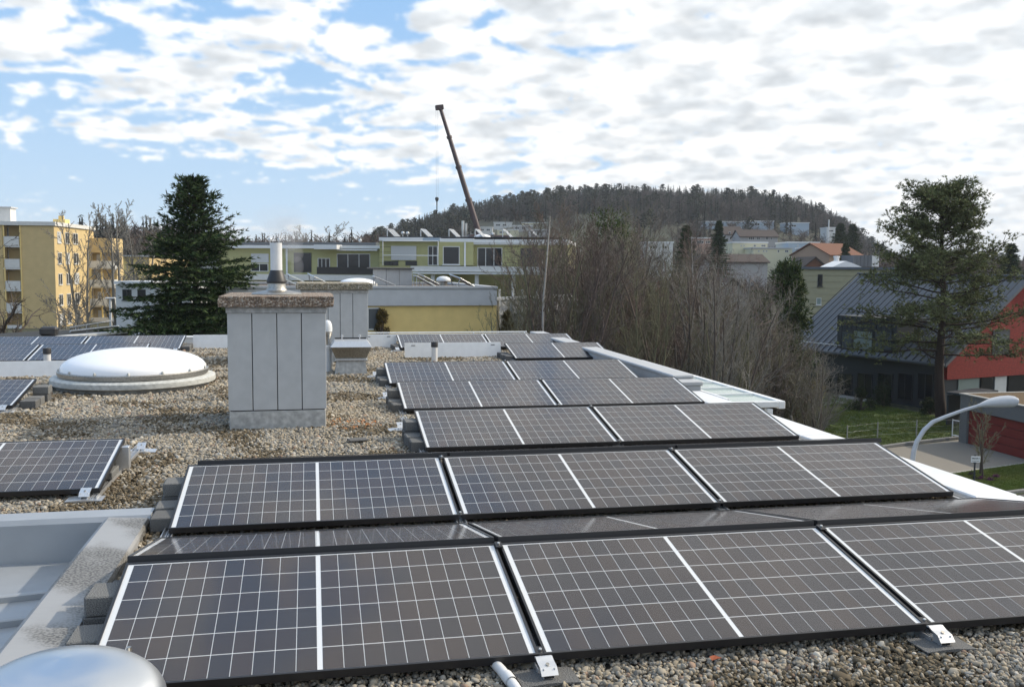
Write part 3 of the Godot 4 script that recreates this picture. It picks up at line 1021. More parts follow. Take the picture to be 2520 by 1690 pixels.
func make_roof_things() -> void:
	var o := panelled_chimney("grey panelled chimney with rough brown concrete cap and bright flue", -0.81, 0.145, 9.80, 10.95, M.exposed_concrete, [0.235, 0.475, 0.715])
	var b := MB.new()
	var fc := Vector3(0.46, 1.385, -0.55)
	b.lathe([Vector2(0.05, 0.345), Vector2(0.06, 0.345), Vector2(0.06, 0.54), Vector2(0.056, 0.54), Vector2(0.056, 0.4)], 28, fc)
	b.lathe([Vector2(0.06, 0.20), Vector2(0.06, 0.345)], 28, fc)
	var fl := part(o, "flue", b.mesh(), M.white_metal)
	b = MB.new()
	b.lathe([Vector2(0.061, 0.255), Vector2(0.066, 0.25), Vector2(0.10, 0.145), Vector2(0.104, 0.13), Vector2(0.10, 0.12), Vector2(0.07, 0.118)], 28, fc)
	part(fl, "storm_collar", b.mesh(), M.black_plastic)
	b = MB.new()
	b.lathe([Vector2(0.055, 0.13), Vector2(0.092, 0.128), Vector2(0.095, 0.07), Vector2(0.11, 0.045), Vector2(0.25, 0.018), Vector2(0.26, 0.008), Vector2(0.255, -0.004)], 40, fc)
	part(fl, "flashing", b.mesh(), M.steel_dull)
	panelled_chimney("wide rear chimney clad in grey boards under a mossy concrete cap", -0.16, 0.94, 16.33, 17.6, M.exposed_concrete_grey, [0.24, 0.44, 0.64, 0.85])

	# round skylight
	o = thing("round_skylight", "white domed round skylight on a pale curb in the gravel", "skylight", Vector3(-2.34, GRAVEL - 0.02, -13.62))
	b = MB.new()
	b.lathe([Vector2(0.97, 0.0), Vector2(0.97, 0.09)], 64)
	part(o, "base", b.mesh(), M.concrete_pale)
	b = MB.new()
	b.lathe([Vector2(0.97, 0.07), Vector2(1.035, 0.075), Vector2(1.045, 0.085), Vector2(1.045, 0.145), Vector2(1.03, 0.16), Vector2(0.9, 0.175)], 64)
	part(o, "curb", b.mesh(), M.curb_white)
	b = MB.new()
	b.lathe([Vector2(0.90, 0.17), Vector2(0.945, 0.18), Vector2(0.945, 0.195), Vector2(0.955, 0.20), Vector2(0.955, 0.238), Vector2(0.945, 0.248), Vector2(0.90, 0.25)], 64)
	part(o, "clamping_ring", b.mesh(), M.steel_dull)
	b = MB.new()
	var prof := []
	for i in 15:
		var t := i / 14.0
		prof.append(Vector2(0.925 * cos(t * PI / 2), 0.249 + 0.275 * pow(sin(t * PI / 2), 0.92)))
	b.lathe(prof, 64)
	part(o, "dome", b.mesh(), M.acrylic)
	for i in 14:
		b = MB.new()
		b.lathe([Vector2(0.018, 0.245), Vector2(0.018, 0.262), Vector2(0.012, 0.282), Vector2(0.0, 0.288)], 10)
		part(o, "screw_cap", b.mesh(), M.curb_white, Vector3(0.93 * cos(TAU * (i + 0.3) / 14), 0, 0.93 * sin(TAU * (i + 0.3) / 14)))

	# stainless vent hood
	o = thing("vent_hood", "stainless trapezoid vent hood on a pale tapered base", "vent", Vector3(0.59, GRAVEL - 0.02, -14.75), -0.02)
	b = MB.new()
	frustum(b, Vector2(0.245, 0.24), 0.0, Vector2(0.205, 0.20), 0.225)
	part(o, "base", b.mesh(), M.plinth)
	b = MB.new()
	b.cbox(Vector3(-0.235, 0.226, -0.24), Vector3(0.235, 0.25, 0.24), 0.004)
	part(o, "flange", b.mesh(), M.aluminium)
	b = MB.new()
	frustum(b, Vector2(0.225, 0.22), 0.251, Vector2(0.30, 0.30), 0.43)
	part(o, "hood", b.mesh(), M.steel_dull)
	b = MB.new()
	frustum(b, Vector2(0.305, 0.305), 0.431, Vector2(0.245, 0.27), 0.515)
	part(o, "lid", b.mesh(), M.aluminium)
	b = MB.new()
	b.box(Vector3(-0.24, 0.516, -0.27), Vector3(0.24, 0.535, -0.23))
	part(o, "seal", b.mesh(), M.black_plastic)
	for x in [-0.13, 0.14]:
		b = MB.new()
		var ring := []
		var rr := []
		for i in 11:
			ring.append(Vector3(x + 0.016 * cos(TAU * i / 10), 0.558 + 0.018 * sin(TAU * i / 10), -0.2))
			rr.append(0.005)
		b.sweep(ring, rr, 6)
		b.rod(Vector3(x, 0.51, -0.2), Vector3(x, 0.542, -0.2), 0.006)
		part(o, "eye_bolt", b.mesh(), M.aluminium)

	# vent pipe with a bulb-shaped cowl beside the chimney
	o = thing("vent_pipe", "white vent pipe with rounded grey cowl beside the panelled chimney", "vent pipe", Vector3(0.245, GRAVEL - 0.03, -14.9))
	b = MB.new()
	b.lathe([Vector2(0.058, 0.0), Vector2(0.058, 0.38), Vector2(0.064, 0.385), Vector2(0.064, 0.43), Vector2(0.045, 0.44)], 20)
	part(o, "pipe", b.mesh(), M.pipe_white)
	b = MB.new()
	b.lathe([Vector2(0.045, 0.43), Vector2(0.045, 0.56), Vector2(0.052, 0.575), Vector2(0.066, 0.60), Vector2(0.068, 0.66)], 20)
	part(o, "neck", b.mesh(), M.steel_dull)
	b = MB.new()
	b.lathe([Vector2(0.071, 0.65), Vector2(0.073, 0.70), Vector2(0.066, 0.76), Vector2(0.048, 0.80), Vector2(0.022, 0.82), Vector2(0, 0.825)], 20)
	part(o, "cowl", b.mesh(), M.white_metal)
	# capped vent pipes
	for p in [[on_z(1069, 880, -16.2), "white vent pipe with black cap before the long wind plate"], [on_z(115, 880, -15.7), "white vent pipe with black cap behind the round skylight"]]:
		o = thing("capped_vent_pipe", p[1], "vent pipe", Vector3(p[0].x, GRAVEL - 0.02, p[0].z), 0, "vent pipes with black caps")
		b = MB.new()
		b.lathe([Vector2(0.052, 0.0), Vector2(0.052, 0.28)], 20)
		part(o, "pipe", b.mesh(), M.pipe_white)
		b = MB.new()
		b.lathe([Vector2(0.054, 0.27), Vector2(0.060, 0.272), Vector2(0.060, 0.345), Vector2(0.054, 0.36), Vector2(0.0, 0.362)], 20)
		part(o, "cap", b.mesh(), M.black_plastic)
	# brushed metal dome cowl close to the camera
	var at := on_y(149, 1619, 7.56)
	o = thing("dome_cowl", "brushed metal dome cowl beside the front solar panel", "vent cowl", Vector3(at.x, 7.4, at.z))
	b = MB.new()
	prof = [Vector2(0.282, -0.03), Vector2(0.290, -0.03), Vector2(0.2905, 0.0)]
	for i in range(1, 19):
		var t := i / 18.0
		prof.append(Vector2(0.2905 * cos(t * PI / 2), 0.16 * pow(sin(t * PI / 2), 0.95)))
	b.lathe(prof, 72)
	var sm: StandardMaterial3D = mat("spun_metal", 0.62, 0.64, 0.66, 0.30, "", 1.0, 1.0)
	sm.anisotropy_enabled = true
	sm.anisotropy = 0.6
	part(o, "dome", b.mesh(), sm)
	b = MB.new()
	b.lathe([Vector2(0.18, -0.36), Vector2(0.18, -0.025)], 32)
	part(o, "stack", b.mesh(), M.steel_dull)
	for i in 3:
		b = MB.new()
		var a := TAU * (i / 3.0 + 0.845)
		b.rod(Vector3(0.262 * cos(a), 0.03, 0.262 * sin(a)), Vector3(0.262 * cos(a), 0.095, 0.262 * sin(a)), 0.008, 8)
		part(o, "stud", b.mesh(), M.steel_dull)
	# pale conduit coming out under the panels
	b = MB.new()
	b.sweep([Vector3(0.70, GRAVEL + 0.02, -3.84), Vector3(0.715, GRAVEL + 0.035, -3.74), Vector3(0.735, GRAVEL + 0.03, -3.65), Vector3(0.76, GRAVEL + 0.02, -3.52), Vector3(0.78, GRAVEL + 0.01, -3.3)], [0.019, 0.021, 0.021, 0.021, 0.021], 14)
	b.sweep([Vector3(0.745, GRAVEL + 0.028, -3.605), Vector3(0.755, GRAVEL + 0.024, -3.55)], [0.0245, 0.0245], 14)
	whole("conduit", "pale bent plastic conduit lying on the gravel", "conduit", b.mesh(), M.pipe_white)
	b = MB.new()
	at = on_y(880, 1088, GRAVEL)
	b.cbox(Vector3(-0.09, 0.012, -0.06), Vector3(0.09, 0.03, 0.06), 0.006)
	o = whole("slate_offcut", "thin grey slab lying on the gravel in front of the chimney", "slab", b.mesh(), M.concrete_dark, Vector3(at.x, GRAVEL + 0.004, at.z))
	o.rotation.y = 0.2
	at = on_y(1763, 1630, GRAVEL)
	b = MB.new()
	b.quad(Vector3(-0.022, 0, 0.008), Vector3(0.0, 0.01, 0.016), Vector3(0.026, 0.004, 0.0), Vector3(0.0, 0.012, -0.014))
	b.quad(Vector3(-0.022, 0, 0.008), Vector3(-0.03, 0.012, -0.004), Vector3(-0.012, 0.012, -0.014), Vector3(0.0, 0.012, -0.014))
	whole("fallen_leaf", "small rusty dead leaf on the gravel strip", "leaf", b.mesh(), M.leaf_red, Vector3(at.x, GRAVEL + 0.014, at.z))
	# glazed canopy beyond the right edge
	o = thing("glass_canopy", "white framed glass canopy beyond the roof edge by the bare trees", "canopy")
	b = MB.new()
	b.cbox(Vector3(5.86, 6.90, -16.6), Vector3(5.95, 7.0, -11.2), 0.008)
	b.cbox(Vector3(5.12, 6.96, -16.6), Vector3(5.18, 7.05, -11.2), 0.008)
	b.cbox(Vector3(5.181, 6.92, -11.27), Vector3(5.859, 7.0, -11.2), 0.008)
	part(o, "frame", b.mesh(), M.white_metal)
	for i in 8:
		var z := -11.95 - 0.66 * i
		b = MB.new()
		b.box(Vector3(5.181, 6.95, z - 0.02), Vector3(5.859, 7.005, z + 0.02))
		part(o, "rib", b.mesh(), M.white_metal)
		b = MB.new()
		b.box(Vector3(5.181, 6.975, z + 0.022), Vector3(5.859, 6.983, minf(z + 0.638, -11.272)))
		part(o, "glass_pane", b.mesh(), M.canopy_glass)
	b = MB.new()
	for z in [-11.24, -16.5]:
		b.cbox(Vector3(5.70, 0.0, z - 0.04), Vector3(5.78, 6.9, z + 0.04), 0.006)
	part(o, "post", b.mesh(), M.white_metal)

func frustum(b: MB, r0: Vector2, y0: float, r1: Vector2, y1: float) -> void:
	var p := []
	for k in [[-1, 1], [1, 1], [1, -1], [-1, -1]]:
		p.append(Vector3(r0.x * k[0], y0, r0.y * k[1]))
	for k in [[-1, 1], [1, 1], [1, -1], [-1, -1]]:
		p.append(Vector3(r1.x * k[0], y1, r1.y * k[1]))
	for i in 4:
		var j := (i + 1) % 4
		var nn: Vector3 = (p[j] - p[i]).cross(p[i + 4] - p[i]).normalized()
		var mid: Vector3 = (p[i] + p[j]) / 2
		mid.y = 0
		b.quad(p[i], p[j], p[j + 4], p[i + 4], nn if nn.dot(mid) > 0 else -nn)
	b.quad(p[4], p[5], p[6], p[7], Vector3.UP)
	b.quad(p[0], p[1], p[2], p[3], Vector3.DOWN)
# ---------------------------------------------------------------- buildings beyond the roof
func fwall(o: Node3D, called: String, m: Material, u0: float, v0: float, u1: float, back: float, v1 := 9999.0) -> MeshInstance3D:
	# a wall block whose front is the facade plane
	var r := rect(o, u0, v0, u1, v0)
	var lowest := 0.0 if v1 > 9000 else rect(o, u0, v1, u1, v1)[3] as float
	var b := MB.new()
	b.box(Vector3(r[0], lowest, -back), Vector3(r[2], r[3], 0))
	return part(o, called, b.mesh(), m)

func make_buildings() -> void:
	var o: Node3D
	var b: MB
	var r: Array
	# --- neighbour with grey fascia and yellow wall
	o = thing("terrace_house", "flat roofed house with pale grey fascia above a plain yellow wall", "building")
	facade(o, 560, 37.6, 1223, 40.4)
	fbox(o, "wall", M.plaster_yellow, 560, 753, 1221, 1100, -9.0, 0.0)
	fbox(o, "fascia", M.plaster_grey, 556, 711.5, 1223, 752.5, -9.2, 0.12)
	r = rect(o, 554, 704, 1225, 711, 0.14)
	b = MB.new()   # coping frame round the roof
	b.cbox(Vector3(r[0], r[1] + 0.002, -0.25), Vector3(r[2], r[3], 0.16), 0.01)
	b.cbox(Vector3(r[0], r[1] + 0.002, -9.3), Vector3(r[2], r[3], -8.95), 0.01)
	b.cbox(Vector3(r[2] - 0.4, r[1] + 0.002, -8.949), Vector3(r[2], r[3], -0.251), 0.01)
	part(o, "coping", b.mesh(), M.coping_grey)
	b = MB.new()
	b.box(Vector3(r[0], r[1] - 0.2, -8.94), Vector3(r[2] - 0.41, r[1] + 0.003, -0.26))
	part(o, "roof_deck", b.mesh(), mat("roof_gravel_far", 0.16, 0.12, 0.09, 0.95, "grain", 0.8))
	fwin(o, 903, 756, 934, 812, 1, M.window_frame_white, M.pane_grey, 0.0, false)
	var ry: float = r[1]
	# things on its roof, placed by rows behind the coping
	var put := func(u: float, v: float) -> Vector3:
		return on_y(u, v, ry + 0.02)
	var p: Vector3 = deep(965, 680, 46.5)
	var q := thing("stair_box", "grey panelled roof box with overhanging dark lid on the yellow walled house", "roof box", Vector3(p.x, ry, p.z), -0.05)
	for i in 3:
		b = MB.new()
		b.cbox(Vector3(-0.92 + 0.615 * i, 0, -1.2), Vector3(-0.92 + 0.615 * (i + 1) - 0.012, 0.78, 1.0), 0.006)
		part(q, "board", b.mesh(), M.board)
	b = MB.new()
	b.cbox(Vector3(-1.2, 0.785, -1.4), Vector3(1.0, 0.85, 1.15), 0.01)
	part(q, "lid", b.mesh(), M.concrete_dark)
	p = deep(880, 690, 44.0)
	q = thing("round_skylight", "white domed skylight on the roof of the yellow walled house", "skylight", Vector3(p.x, ry, p.z))
	b = MB.new()
	var prof := []
	for i in 9:
		prof.append(Vector2(0.84 * cos(i / 8.0 * PI / 2), 0.12 + 0.25 * sin(i / 8.0 * PI / 2)))
	b.lathe(prof, 32)
	part(q, "dome", b.mesh(), M.acrylic)
	b = MB.new()
	b.lathe([Vector2(0.9, 0.0), Vector2(0.9, 0.12), Vector2(0.8, 0.13)], 32)
	part(q, "curb", b.mesh(), M.curb_white)
	p = deep(1091, 700, 43.5)
	q = thing("mushroom_vent", "white mushroom shaped roof vent on the yellow walled house", "vent", Vector3(p.x, ry, p.z))
	b = MB.new()
	b.lathe([Vector2(0.18, 0), Vector2(0.18, 0.24), Vector2(0.22, 0.25)], 20)
	part(q, "stem", b.mesh(), M.steel_dull)
	b = MB.new()
	b.lathe([Vector2(0.22, 0.25), Vector2(0.33, 0.27), Vector2(0.335, 0.33), Vector2(0.28, 0.42), Vector2(0.15, 0.48), Vector2(0, 0.495)], 24)
	part(q, "cap", b.mesh(), M.white_metal)
	var k := 0
	for s in [[1045, 698, 42.3, 0.5, "dark solar collector next to the mushroom vent", true], [1058, 694, 45.0, 0.5, "dark solar collector behind the mushroom vent", true], [1142, 698, 42.0, 0.5, "dark solar collector at the coping corner of the yellow walled house", true], [945, 700, 42.5, 0.4, "dark solar collector below the grey roof box", true], [735, 690, 44.0, 0.45, "pale glass collector behind the rear chimney cap", false], [788, 690, 44.5, 0.45, "pale glass collector beside the far white skylight", false], [705, 692, 43.0, 0.45, "pale glass collector beside the chimney flue", false]]:
		p = deep(s[0], s[1], s[2])
		q = thing("roof_collector", s[4], "solar collector", Vector3(p.x, ry + 0.05, p.z), 0.0, "collectors on the roof of the yellow walled house")
		var tx := Transform3D(Basis(Vector3(0, 0, 1), -s[3]) * Basis(Vector3.UP, 0.12 * (k % 3)), Vector3(0, 0.25, 0))
		b = MB.new()
		b.cbox(Vector3(-0.5, -0.04, -0.7), Vector3(0.5, 0.0, 0.7), 0.006, tx)
		part(q, "frame", b.mesh(), M.aluminium)
		b = MB.new()
		b.box(Vector3(-0.47, 0.001, -0.67), Vector3(0.47, 0.008, 0.67), tx)
		part(q, "glass", b.mesh(), M.pane_grey if s[5] else M.pane_pale)
		for z in [0.6, -0.6]:
			b = MB.new()
			b.rod(tx * Vector3(-0.45, -0.04, z), Vector3(-0.42, -0.05, z), 0.02)
			part(q, "strut", b.mesh(), M.aluminium)
		k += 1
	# terrace beside it
	o = thing("terrace_wall", "pale curved terrace wall with thin white posts beside the yellow wall", "terrace")
	facade(o, 1224, 41, 1420, 47)
	fbox(o, "parapet", M.plaster_grey, 1226, 735, 1420, 1100, -0.25, 0.0)
	fbox(o, "capping", M.coping_white, 1224, 728, 1422, 734, -0.3, 0.05)
	for u in [1229, 1262, 1285, 1322, 1354]:
		fbox(o, "post", M.white_metal, u, 712, u + 3, 800, 0.01, 0.06)
	fbox(o, "rail", M.white_metal, 1226, 766, 1400, 769, 0.07, 0.12)

	# --- green building, right block
	o = thing("green_building", "olive green flat roofed building with white roof edge and wall of dark windows", "building")
	facade(o, 932, 88, 1400, 86)
	fbox(o, "wall", M.plaster_green, 934, 592, 1398, 700, -14, 0)
	for s in [[932, 584, 1040, 592.5], [1040, 585, 1082, 593], [1082, 586.5, 1165, 595], [1165, 589, 1400, 598]]:
		fbox(o, "roof_edge", M.white_metal if s[0] != 1040 else M.wall_blue, s[0], s[1], s[2], s[3], -14.2, 0.5)
	fbox(o, "awning_box", M.white_metal, 1165, 598.5, 1400, 602, 0.0, 0.4)
	fbox(o, "roof_deck", M.anthracite, 934, 582.5, 1390, 584.5, -14, 0.0)
	b = MB.new()
	fbox(o, "blind", M.blind, 962, 605, 1024, 640, 0.002, 0.08)
	fwin(o, 945, 642, 980, 653, 2, M.window_frame_dark, M.pane_dark, 0.0, false)
	fwin(o, 998, 642, 1026, 653, 1, M.window_frame_dark, M.pane_dark, 0.0, false)
	fwin(o, 1053, 605, 1077, 653, 2, M.window_frame_white, M.pane_dark, 0.0, false)
	fbox(o, "bay", M.plaster_green, 1080, 595, 1165, 653, 0.0, 0.5)
	fwin(o, 1090, 606, 1131, 651, 1, M.window_frame_white, M.pane_dark, 0.5, true)
	fbox(o, "downpipe", M.white_metal, 1142, 596, 1146, 656, 0.502, 0.6)
	fwin(o, 1175, 609, 1236, 656, 3, M.window_frame_white, M.pane_dark, 0.0, false)
	fwin(o, 1281, 611, 1340, 657, 3, M.window_frame_dark, M.pane_dark, 0.0, false)
	for v in [607, 620, 633, 646]:   # panel joints in the green cladding
		fbox(o, "joint", M.dark_gap, 934, v, 961, v + 0.7, 0.0, 0.006)
		fbox(o, "joint", M.dark_gap, 1240, v, 1280, v + 0.7, 0.0, 0.006)
	fbox(o, "terrace_parapet", M.plaster_white, 1010, 656, 1402, 669, 0.6, 3.2)
	fbox(o, "awning_rail", M.white_metal, 1015, 671, 1402, 675, 0.6, 3.5)
	fbox(o, "lower_wall", M.plaster_green, 1005, 676, 1400, 900, -1.5, -0.5)
	for u in [1060, 1168, 1258, 1330]:
		fbox(o, "column", M.plaster_white, u, 676, u + 9, 900, 2.7, 3.1)
	b = MB.new()   # white pergola frame in front of the blind
	r = rect(o, 942, 593, 1078, 653, 1.2)
	for s in [[Vector3(r[0], r[3], 1.2), Vector3(r[2], r[3], 1.2)], [Vector3(r[0], r[1], 1.2), Vector3(r[0], r[3], 1.2)], [Vector3(r[2], r[1], 1.2), Vector3(r[2], r[3], 1.2)], [Vector3(r[0], r[3], 1.2), Vector3(r[0], r[3], 0.0)], [Vector3(r[0], r[1] + 0.9, 1.2), Vector3(r[2], r[1] + 0.9, 1.2)]]:
		b.rod(s[0], s[1], 0.035, 6)
	part(o, "pergola", b.mesh(), M.white_metal)
	var roofy: float = rect(o, 932, 583.5, 1400, 584)[3]
	k = 0
	for u in [949, 1032, 1102, 1167, 1235, 1302]:
		var h := hit(o, u, 582)
		q = thing("collector_rack", "white triangular collector rack, %s along the green building's roof edge" % ["first", "second", "third", "fourth", "fifth", "sixth"][k], "collector rack", o.transform * Vector3(h.x, roofy, -0.6), 0, "triangular racks on the green building")
		q.basis = o.basis
		b = MB.new()
		b.rod(Vector3(0, 0, 0), Vector3(0, 0.74, 0), 0.05, 6); b.rod(Vector3(0, 0.74, 0), Vector3(0.76, 0.0, 0), 0.05, 6); b.rod(Vector3(0, 0, 0), Vector3(0.76, 0, 0), 0.03, 6)
		part(q, "frame", b.mesh(), M.white_metal)
		b = MB.new()
		var n3 := Vector3(0.74, 0.76, 0).normalized() * 0.05
		b.quad(Vector3(0, 0.76, -0.05) + n3, Vector3(0.76, 0.02, -0.05) + n3, Vector3(0.76, 0.02, -2.2) + n3, Vector3(0, 0.76, -2.2) + n3)
		part(q, "collector", b.mesh(), M.pane_grey)
		k += 1
	for s in [[1139, 88.5, 1.55, 0.13, "taller twin steel flue on the green building's roof"], [1147, 89.0, 1.35, 0.10, "shorter twin steel flue on the green building's roof"]]:
		p = deep(s[0], 582, s[1])
		b = MB.new()
		b.lathe([Vector2(s[3], 0), Vector2(s[3], s[2]), Vector2(s[3] * 0.7, s[2]), Vector2(s[3] * 0.7, s[2] - 0.2)], 16)
		b.lathe([Vector2(s[3] * 1.8, 0), Vector2(s[3] * 1.8, 0.12), Vector2(s[3], 0.13)], 16)
		whole("roof_flue", s[4], "flue", b.mesh(), M.steel, Vector3(p.x, roofy, p.z))
	k = 0
	for s in [[991, 574, 88.5], [1003, 574.5, 88.5], [1213, 577, 88.5], [664, 590, 93.5], [686, 590, 93.5], [886, 592, 93.5]]:
		p = deep(s[0], s[1], s[2])
		b = MB.new()
		b.lathe([Vector2(0.05, -0.5), Vector2(0.05, -0.12), Vector2(0.16, -0.1), Vector2(0.19, 0.0), Vector2(0.14, 0.13), Vector2(0, 0.19)], 14)
		whole("ball_vent", "small round headed vent on the %s roof of the green buildings, %s" % ["higher" if k < 3 else "lower", ["left of the pair", "right of the pair", "standing alone", "left of the pair", "right of the pair", "standing alone"][k]], "vent", b.mesh(), M.steel, p, "round headed vents on the green buildings")
		k += 1
	p = deep(1187, 584, 90)
	b = MB.new()
	b.lathe([Vector2(0.9, 0), Vector2(0.9, 0.1), Vector2(0.7, 0.3), Vector2(0.35, 0.42), Vector2(0, 0.46)], 24)
	whole("roof_dome", "low white dome light behind the crane foot on the green roof", "skylight", b.mesh(), M.acrylic, Vector3(p.x, roofy - 0.05, p.z))
	# --- green building, lower left block
	o = thing("green_annex", "lower olive green building with porch and dark balcony railing", "building")
	facade(o, 540, 94, 936, 91)
	fbox(o, "wall", M.plaster_green, 545, 611, 934, 760, -12, 0)
	fbox(o, "roof_edge", M.white_metal, 540, 604, 938, 611, -12.2, 0.5)
	fbox(o, "porch_roof", M.white_metal, 772, 602, 828, 613, 0.0, 1.4)
	fbox(o, "awning_box", M.white_metal, 828, 613, 928, 616.5, 0.0, 0.5)
	fbox(o, "blind", M.blind, 617, 624, 660, 646, 0.002, 0.08)
	fwin(o, 617, 648, 660, 668, 2, M.window_frame_white, M.pane_dark, 0.0, false)
	fbox(o, "downpipe", M.white_metal, 703, 612, 707, 690, 0.0, 0.1)
	fwin(o, 723, 622, 766, 670, 1, M.window_frame_dark, M.pane_dark, 0.0, false)
	fwin(o, 782, 635, 812, 672, 3, M.window_frame_white, M.pane_dark, 0.03, false)
	fwin(o, 829, 624, 911, 672, 3, M.window_frame_white, M.pane_dark, 0.0, false)
	fbox(o, "railing", M.railing_dark, 779, 657, 920, 675, 1.6, 1.66)
	fbox(o, "terrace_edge", M.plaster_white, 600, 676, 940, 690, 0.0, 1.8)
	fbox(o, "solar_strip", M.pane_grey, 590, 596, 925, 603, -6, -2)
	# --- ochre apartment block on the left
	o = thing("apartment_block", "tall ochre apartment block with balconies and white roof edge", "building")
	facade(o, -60, 124, 131, 125.2)
	r = rect(o, -60, 554, 131, 554)
	var W: float = r[2]
	var top: float = r[3]
	var left: float = rect(o, 49, 600, 60, 600)[0]
	var colx: float = rect(o, 5, 600, 60, 600)[0]
	b = MB.new()
	b.box(Vector3(left, 0, -17), Vector3(W, top, 0)); b.box(Vector3(0, 0, -17), Vector3(colx, top, 0)); b.box(Vector3(colx, 0, -17), Vector3(left, top, -1.6))
	part(o, "wall", b.mesh(), M.plaster_ochre)
	b = MB.new()
	b.box(Vector3(-0.1, top + 0.002, -17.2), Vector3(W + 0.25, top + 0.5, 0.25))
	part(o, "roof_edge", b.mesh(), M.plaster_white)
	for s in [[5, 8.5], [46, 49]]:
		var rr := rect(o, s[0], 560, s[1], 580, 0.1)
		b = MB.new()
		b.box(Vector3(rr[0], 0, 0.002), Vector3(rr[2], top, 0.1))
		part(o, "post", b.mesh(), M.plaster_yellow)
	for v in [[581.5, 604.4], [637, 659], [691, 713], [745, 767], [800, 822]]:
		var rr := rect(o, 10, v[0], 46, v[1], 0.1)
		b = MB.new()
		b.box(Vector3(colx + 0.15, rr[1], -0.05), Vector3(left - 0.15, rr[3], 0.1))
		var bal := part(o, "balcony_panel", b.mesh(), M.plaster_white)
		b = MB.new()
		b.box(Vector3(colx, rr[1] - 0.2, -1.6), Vector3(left, rr[1] - 0.002, 0.05))
		part(bal, "slab", b.mesh(), M.plaster_white)
		fwin(o, 12, v[0] - 22, 21, v[1] - 6, 2, M.window_frame_white, M.pane_grey, -1.6, false)
	fbox(o, "lift_house", M.plaster_white, -30, 511, 24, 548, -6.0, -4)
	fbox(o, "lift_house_lid", M.plaster_grey, -32, 508, 26, 511, -6.2, -3.8)
	# its sunny side wall with windows and projecting balconies
	var side := Node3D.new()
	side.name = "side_wall"
	o.add_child(side)
	side.transform = Transform3D(Basis(Vector3(0, 0, -1), Vector3.UP, Vector3(1, 0, 0)), Vector3(W, 0, 0))
	k = 0
	var rows := [top - 2.15, top - 4.9, top - 7.65, top - 10.4, top - 13.0]
	for y in rows:
		for s in [[1.2, 2.5], [4.3, 5.7], [7.6, 9.4]]:
			b = MB.new()
			b.box(Vector3(s[0], y, 0.002), Vector3(s[1], y + 1.35, 0.03))
			var wn := part(o, "window", b.mesh(), M.pane_dark if (k % 4) else M.blind)
			wn.transform = side.transform
			b = MB.new()
			var bw := 0.09
			b.box(Vector3(s[0] - bw, y - bw, 0.001), Vector3(s[0], y + 1.35 + bw, 0.07)); b.box(Vector3(s[1], y - bw, 0.001), Vector3(s[1] + bw, y + 1.35 + bw, 0.07))
			b.box(Vector3(s[0], y - bw - 0.05, 0.001), Vector3(s[1], y, 0.12)); b.box(Vector3(s[0], y + 1.35, 0.001), Vector3(s[1], y + 1.35 + bw, 0.07))
			b.box(Vector3((s[0] + s[1]) / 2 - 0.06, y, 0.031), Vector3((s[0] + s[1]) / 2 + 0.06, y + 1.35, 0.06))
			part(wn, "frame", b.mesh(), M.window_frame_white)
			k += 1
	b = MB.new()   # balcony bay standing out of the side wall, open toward us
	b.box(Vector3(14.5, top - 3.3, 0.002), Vector3(20.0, top - 1.2, 3.3))
	b.box(Vector3(16.4, 0, 0.002), Vector3(20.0, top - 3.302, 3.3))
	var bay := part(o, "balcony_bay", b.mesh(), M.plaster_ochre)
	bay.transform = side.transform
	for z in [0.0, 1.55, 3.1]:
		b = MB.new()
		b.box(Vector3(14.5, 0, z + 0.004), Vector3(14.7, top - 3.302, z + 0.2))
		bay = part(o, "post", b.mesh(), M.plaster_yellow)
		bay.transform = side.transform
	for i in 4:
		b = MB.new()
		var y: float = top - 5.55 - 2.75 * i
		b.box(Vector3(14.4, y, 0.003), Vector3(14.49, y + 1.05, 3.3)); b.box(Vector3(14.72, y - 0.2, 0.003), Vector3(16.39, y - 0.002, 3.28))
		b.box(Vector3(14.4, y, 3.31), Vector3(16.4, y + 1.05, 3.38))
		bay = part(o, "balcony_panel", b.mesh(), M.plaster_white)
		bay.transform = side.transform
		b = MB.new()
		b.box(Vector3(16.34, y + 0.02, 0.5), Vector3(16.398, y + 2.0, 1.4))
		bay = part(o, "balcony_door", b.mesh(), M.window_frame_white)
		bay.transform = side.transform
	b = MB.new()
	b.box(Vector3(9.5, top + 0.5, -3.2), Vector3(11.5, top + 1.25, -1.6))
	b.box(Vector3(10.2, top + 1.25, -2.7), Vector3(10.8, top + 1.75, -2.1))
	bay = part(o, "roof_chimney", b.mesh(), M.plaster_yellow)
	bay.transform = side.transform
	side.free()
	# --- second ochre block behind the spruce
	o = thing("apartment_block", "smaller ochre block half hidden behind the spruce", "building")
	facade(o, 278, 168, 366, 166)
	fwall(o, "wall", M.plaster_ochre, 278, 632, 366, 20)
	fbox(o, "roof_edge", M.plaster_white, 276, 629, 367, 632, -20, 0.3)
	q = Node3D.new()
	var o2 := thing("apartment_wing", "sunlit yellow wing of the block behind the spruce", "building")
	q.free()
	facade(o2, 367, 166, 440, 178)
	fwall(o2, "wall", M.plaster_yellow, 367, 632, 440, 12)
	fbox(o2, "roof_edge", M.plaster_white, 367, 629, 441, 632.5, -12, 0.3)
	for u in [378, 394, 410, 426]:
		for v in [643, 672, 701]:
			fwin(o2, u, v, u + 8, v + 18, 1, M.window_frame_white, M.pane_dark)
	# --- low white houses behind the spruce
	var n := 0
